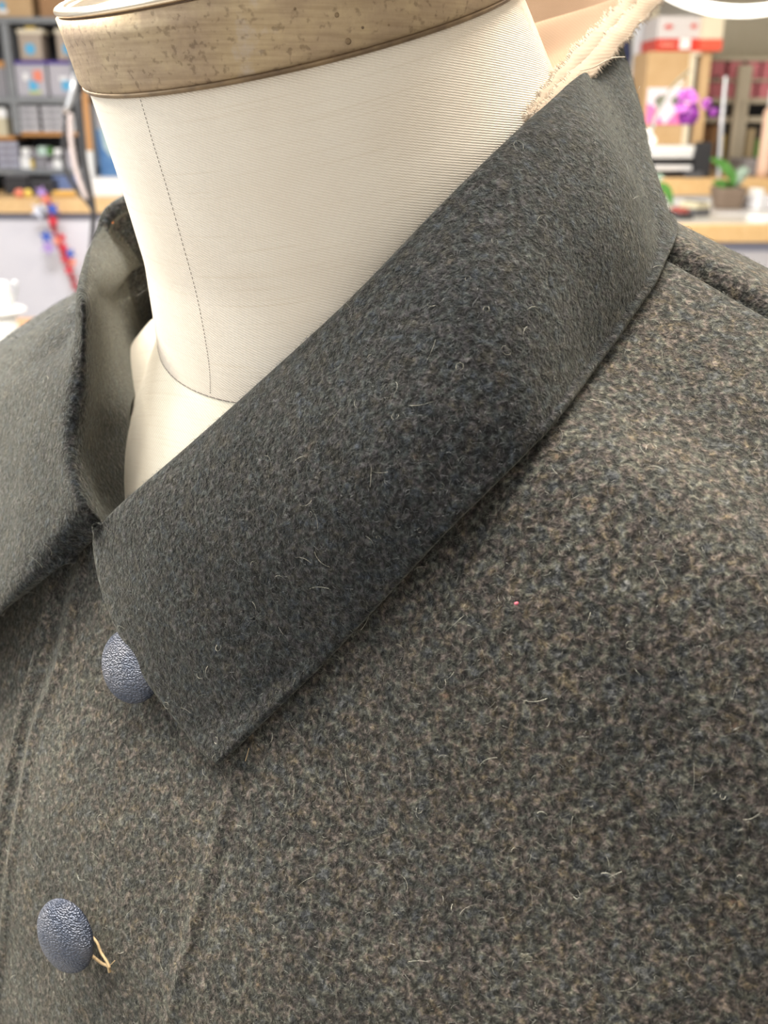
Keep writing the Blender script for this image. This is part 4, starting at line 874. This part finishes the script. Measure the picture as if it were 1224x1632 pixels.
# plants on the white counter
def pot(x, ytop, Y, r0, r1, m, label, lab_cat='plant'):
    c = GP(x, ytop, Y); zt = zs(ytop, Y); o = empty('potted_plant', (c[0], Y, ZC), label, lab_cat)
    bm = BM(); n = 4
    prof_ = [(r1 * .90, ZC + .001), (r1, ZC + .01), (r0 * .98, zt - .02), (r0, zt), (r0 * .9, zt), (r0 * .88, zt - .02), (.01, zt - .02)]
    V = []; N_ = 40
    for r, z in prof_:
        for k_ in range(N_):
            a = 2 * math.pi * k_ / N_; s = (abs(math.cos(a)) ** 5 + abs(math.sin(a)) ** 5) ** (-1 / 5); V.append((c[0] + r * s * math.cos(a), Y + r * s * math.sin(a), z))
    Fs_ = [(i * N_ + k_, i * N_ + (k_ + 1) % N_, (i + 1) * N_ + (k_ + 1) % N_, (i + 1) * N_ + k_) for i in range(len(prof_) - 1) for k_ in range(N_)] + [tuple(range(N_ - 1, -1, -1))]
    bm.add(V, Fs_).obj('pot', m, o); return o, np.array([c[0], Y, zt - .02])
def leaf(par, pts, w, mat, th=.002, nm='leaf'):
    P = catmull(pts, 14); G_ = np.zeros((14, 5, 3))
    for i in range(14):
        t = P[min(i + 1, 13)] - P[max(i - 1, 0)]; t /= np.linalg.norm(t); sd = np.cross(t, [0, -1, .25]); sd /= np.linalg.norm(sd); ww = w * math.sin(math.pi * (.12 + .84 * i / 13)) ** .7
        for j in range(5): G_[i, j] = P[i] + sd * ww * (j - 2) / 2 + np.array([0, .010, 0]) * (1 - abs(j - 2) / 2)
    V, Fc = thick_sheet(G_, th, None, False); return meshobj(nm, V, Fc, mat, par)
YP = 5.75
o, b = pot(1162, 298, YP, .088, .068, C_TERRA, 'young plant with broad green leaves in a square taupe pot')
leaf(o, [b, GP(1168, 285, YP - .02), GP(1158, 268, YP - .03), GP(1145, 258, YP - .04), GP(1133, 253, YP - .05)], .026, C_LEAF); leaf(o, [b, GP(1172, 288, YP), GP(1178, 276, YP), GP(1187, 265, YP)], .024, C_SAGE)
leaf(o, [b, GP(1176, 290, YP + .02), GP(1184, 280, YP + .02), GP(1193, 268, YP + .03)], .020, C_SAGE); leaf(o, [b, GP(1158, 295, YP - .05), GP(1146, 292, YP - .06), GP(1136, 291, YP - .07)], .022, C_LEAF); leaf(o, [b, GP(1166, 292, YP - .03), GP(1170, 280, YP - .03)], .018, C_LEAF)
o, b = pot(1032, 318, 5.45, .075, .06, PLASTICW, 'violet orchid arching from a pot hidden behind the collar', 'orchid'); YO = 5.4
leaf(o, [b, GP(1050, 300, YO), GP(1064, 305, YO), GP(1070, 328, YO)], .026, C_LEAF); leaf(o, [b, GP(1020, 295, YO), GP(1005, 310, YO)], .026, C_LEAF); leaf(o, [b, GP(1048, 285, YO), GP(1058, 282, YO)], .018, C_SAGE)
BM().tube([tuple(q) for q in catmull([b, GP(1030, 270, YO), GP(1033, 220, YO), GP(1046, 180, YO), GP(1064, 148, YO), GP(1084, 125, YO), GP(1100, 112, YO)], 30)], .006, 8).obj('flower_stem', colm('grey_green_stem', (.26, .26, .20)), o, True)
BM().tube([tuple(q) for q in catmull([GP(1036, 215, YO - .01), GP(1050, 180, YO - .01), GP(1072, 146, YO - .01), GP(1092, 128, YO - .01)], 20)], .005, 8).obj('support_stake', C_SIL, o, True)
def petal(x, y, r, ang, mat, w=.55):
    c = GP(x, y, YO - .04); d = np.array([math.cos(ang), 0, math.sin(ang)]); leaf(o, [c, c + d * r * .5 + np.array([0, -.012, 0]), c + d * r], r * w, mat, .002, 'petal')
for x, y, r, a, m in ((1093, 160, .075, 1.2, C_PETP), (1093, 160, .07, 2.2, C_PETP), (1092, 165, .065, -2.4, C_PETP), (1096, 172, .075, -.3, C_PET), (1098, 176, .09, -1.1, C_PET), (1095, 176, .085, -1.9, C_PET), (1098, 158, .06, .4, C_PETP), (1090, 172, .06, 3.0, C_PETP), (1130, 172, .065, 2.3, C_PETP), (1134, 174, .055, -.9, C_PET), (1128, 170, .05, 1.9, C_PET)): petal(x, y, r * .78, a, m)
for x, y, r, a in ((1032, 218, .06, 1.9), (1030, 222, .055, 3.3), (1034, 222, .06, .1), (1032, 226, .055, -1.3)): petal(x, y, r * .6, a, PLASTICW, .7)
# office things on the white counter
def lying(name, x0, x1, y, Y, h, dep, rot, m, lab, cat, parts=()):
    c = (GP(x0, y, Y) + GP(x1, y, Y)) / 2; w_ = abs(GP(x1, y, Y)[0] - GP(x0, y, Y)[0]); o = empty(name, (c[0], Y, ZC), lab, cat); M = Matrix.Translation((c[0], Y, ZC + .001)) @ Matrix.Rotation(rot, 4, 'Z')
    for nm, a, bb, mm in [('body', (-.5, -.5, 0), (.5, .5, 1), m)] + list(parts):
        bm = BM().box([a[0] * w_, a[1] * dep, a[2] * h], [bb[0] * w_, bb[1] * dep, bb[2] * h], .004); bm.v = [(M @ Vector(v))[:] for v in bm.v]; bm.obj(nm, mm, o)
lying('tape_dispenser', 1090, 1121, 340, 5.35, .035, .13, .5, DKGREY, 'charcoal and beige tape dispenser on the white counter near the shoulder', 'tape dispenser', [('top_cover', (-.46, -.46, 1.0), (.46, .46, 1.9), C_BEIGEB), ('slot', (-.1, -.5, 1.9), (.1, .5, 2.1), DKGREY)])
lying('stapler', 1070, 1092, 345, 5.2, .03, .16, .3, DARK, 'black stapler with a red end beside the tape dispenser', 'stapler', [('red_end', (-.5, -.5, 1.0), (.1, .1, 1.8), colm('dull_red', (.30, .06, .05)))])
lying('paper_sheets', 1203, 1260, 349, 5.15, .012, .20, .1, nmat('bright_paper', .7, (.88, .88, .86)), 'stack of bright white paper near the counter edge, right', 'paper')
lying('crumpled_tissue', 1192, 1222, 330, 5.75, .07, .14, .4, nmat('tissue', .8, (.80, .80, .86)), 'white tissue packet right of the square pot', 'tissue', [('tissue_tip', (-.35, -.3, 1.0), (.0, .3, 1.5), PLASTICW)])
lying('clear_tray', 1132, 1196, 346, 5.48, .006, .20, 0, nmat('frosted_tray', .15, (.68, .66, .68)), 'thin glossy tray before the square pot', 'tray')
# ring lamp upper right
d0 = 1.30; Rr = .262
o = empty('ring_lamp', tuple(PX(1180, -200, d0)), 'glowing white ring lamp hanging at the upper right of the frame', 'lamp')
ctr = Vector(PX(1262, -322, d0)); vx = Vector(RT); vz = Vector(UP); vy = Vector(FW); tl = math.acos(.70)
ev = (vz * math.cos(tl) - vy * math.sin(tl))
M_LAMP = nmat('lamp_glow', .5, (1, .98, .93), emit=(1.0, .95, .84), estr=2.6)
BM().tube([tuple(ctr + (vx * math.cos(a) + ev * math.sin(a)) * Rr) for a in np.linspace(0, 2 * math.pi, 96, endpoint=False)], .0082, 12, True).obj('ring_tube', M_LAMP, o, True)
for a in (.3, 2.8, 1.57):
    p = ctr + (vx * math.cos(a) + ev * math.sin(a)) * Rr; BM().tube([p, (ctr.x, ctr.y, 2.3)], .0012, 6).obj('wire', DKGREY, o)
BM().tube([(ctr.x, ctr.y, 2.3), (ctr.x, ctr.y, 2.9)], .004, 8).obj('cable', PLASTICW, o); BM().lathe([(.05, 2.87), (.05, 2.9)], 20, Matrix.Translation((ctr.x, ctr.y, 0))).obj('ceiling_rose', PLASTICW, o)
for lx, ly in ((-.1, .58), (-2.0, 1.6), (.9, 4.4), (-1.6, 4.4)):  # the housing above and left goes with the added fill lamp
    o = empty('ceiling_lamp', (lx, ly, 2.82), {(-.1, .58): 'flat ceiling lamp straight above the dress form', (-2.0, 1.6): 'flat fill lamp added out of view above and left of the dress form', (.9, 4.4): 'flat ceiling lamp over the right counter', (-1.6, 4.4): 'flat ceiling lamp before the grey shelves'}[(lx, ly)], 'lamp', 'ceiling lamps'); BM().box((lx - .62, ly - .32, 2.82), (lx + .62, ly + .32, 2.9), .005).obj('lamp_housing', WHITE, o)
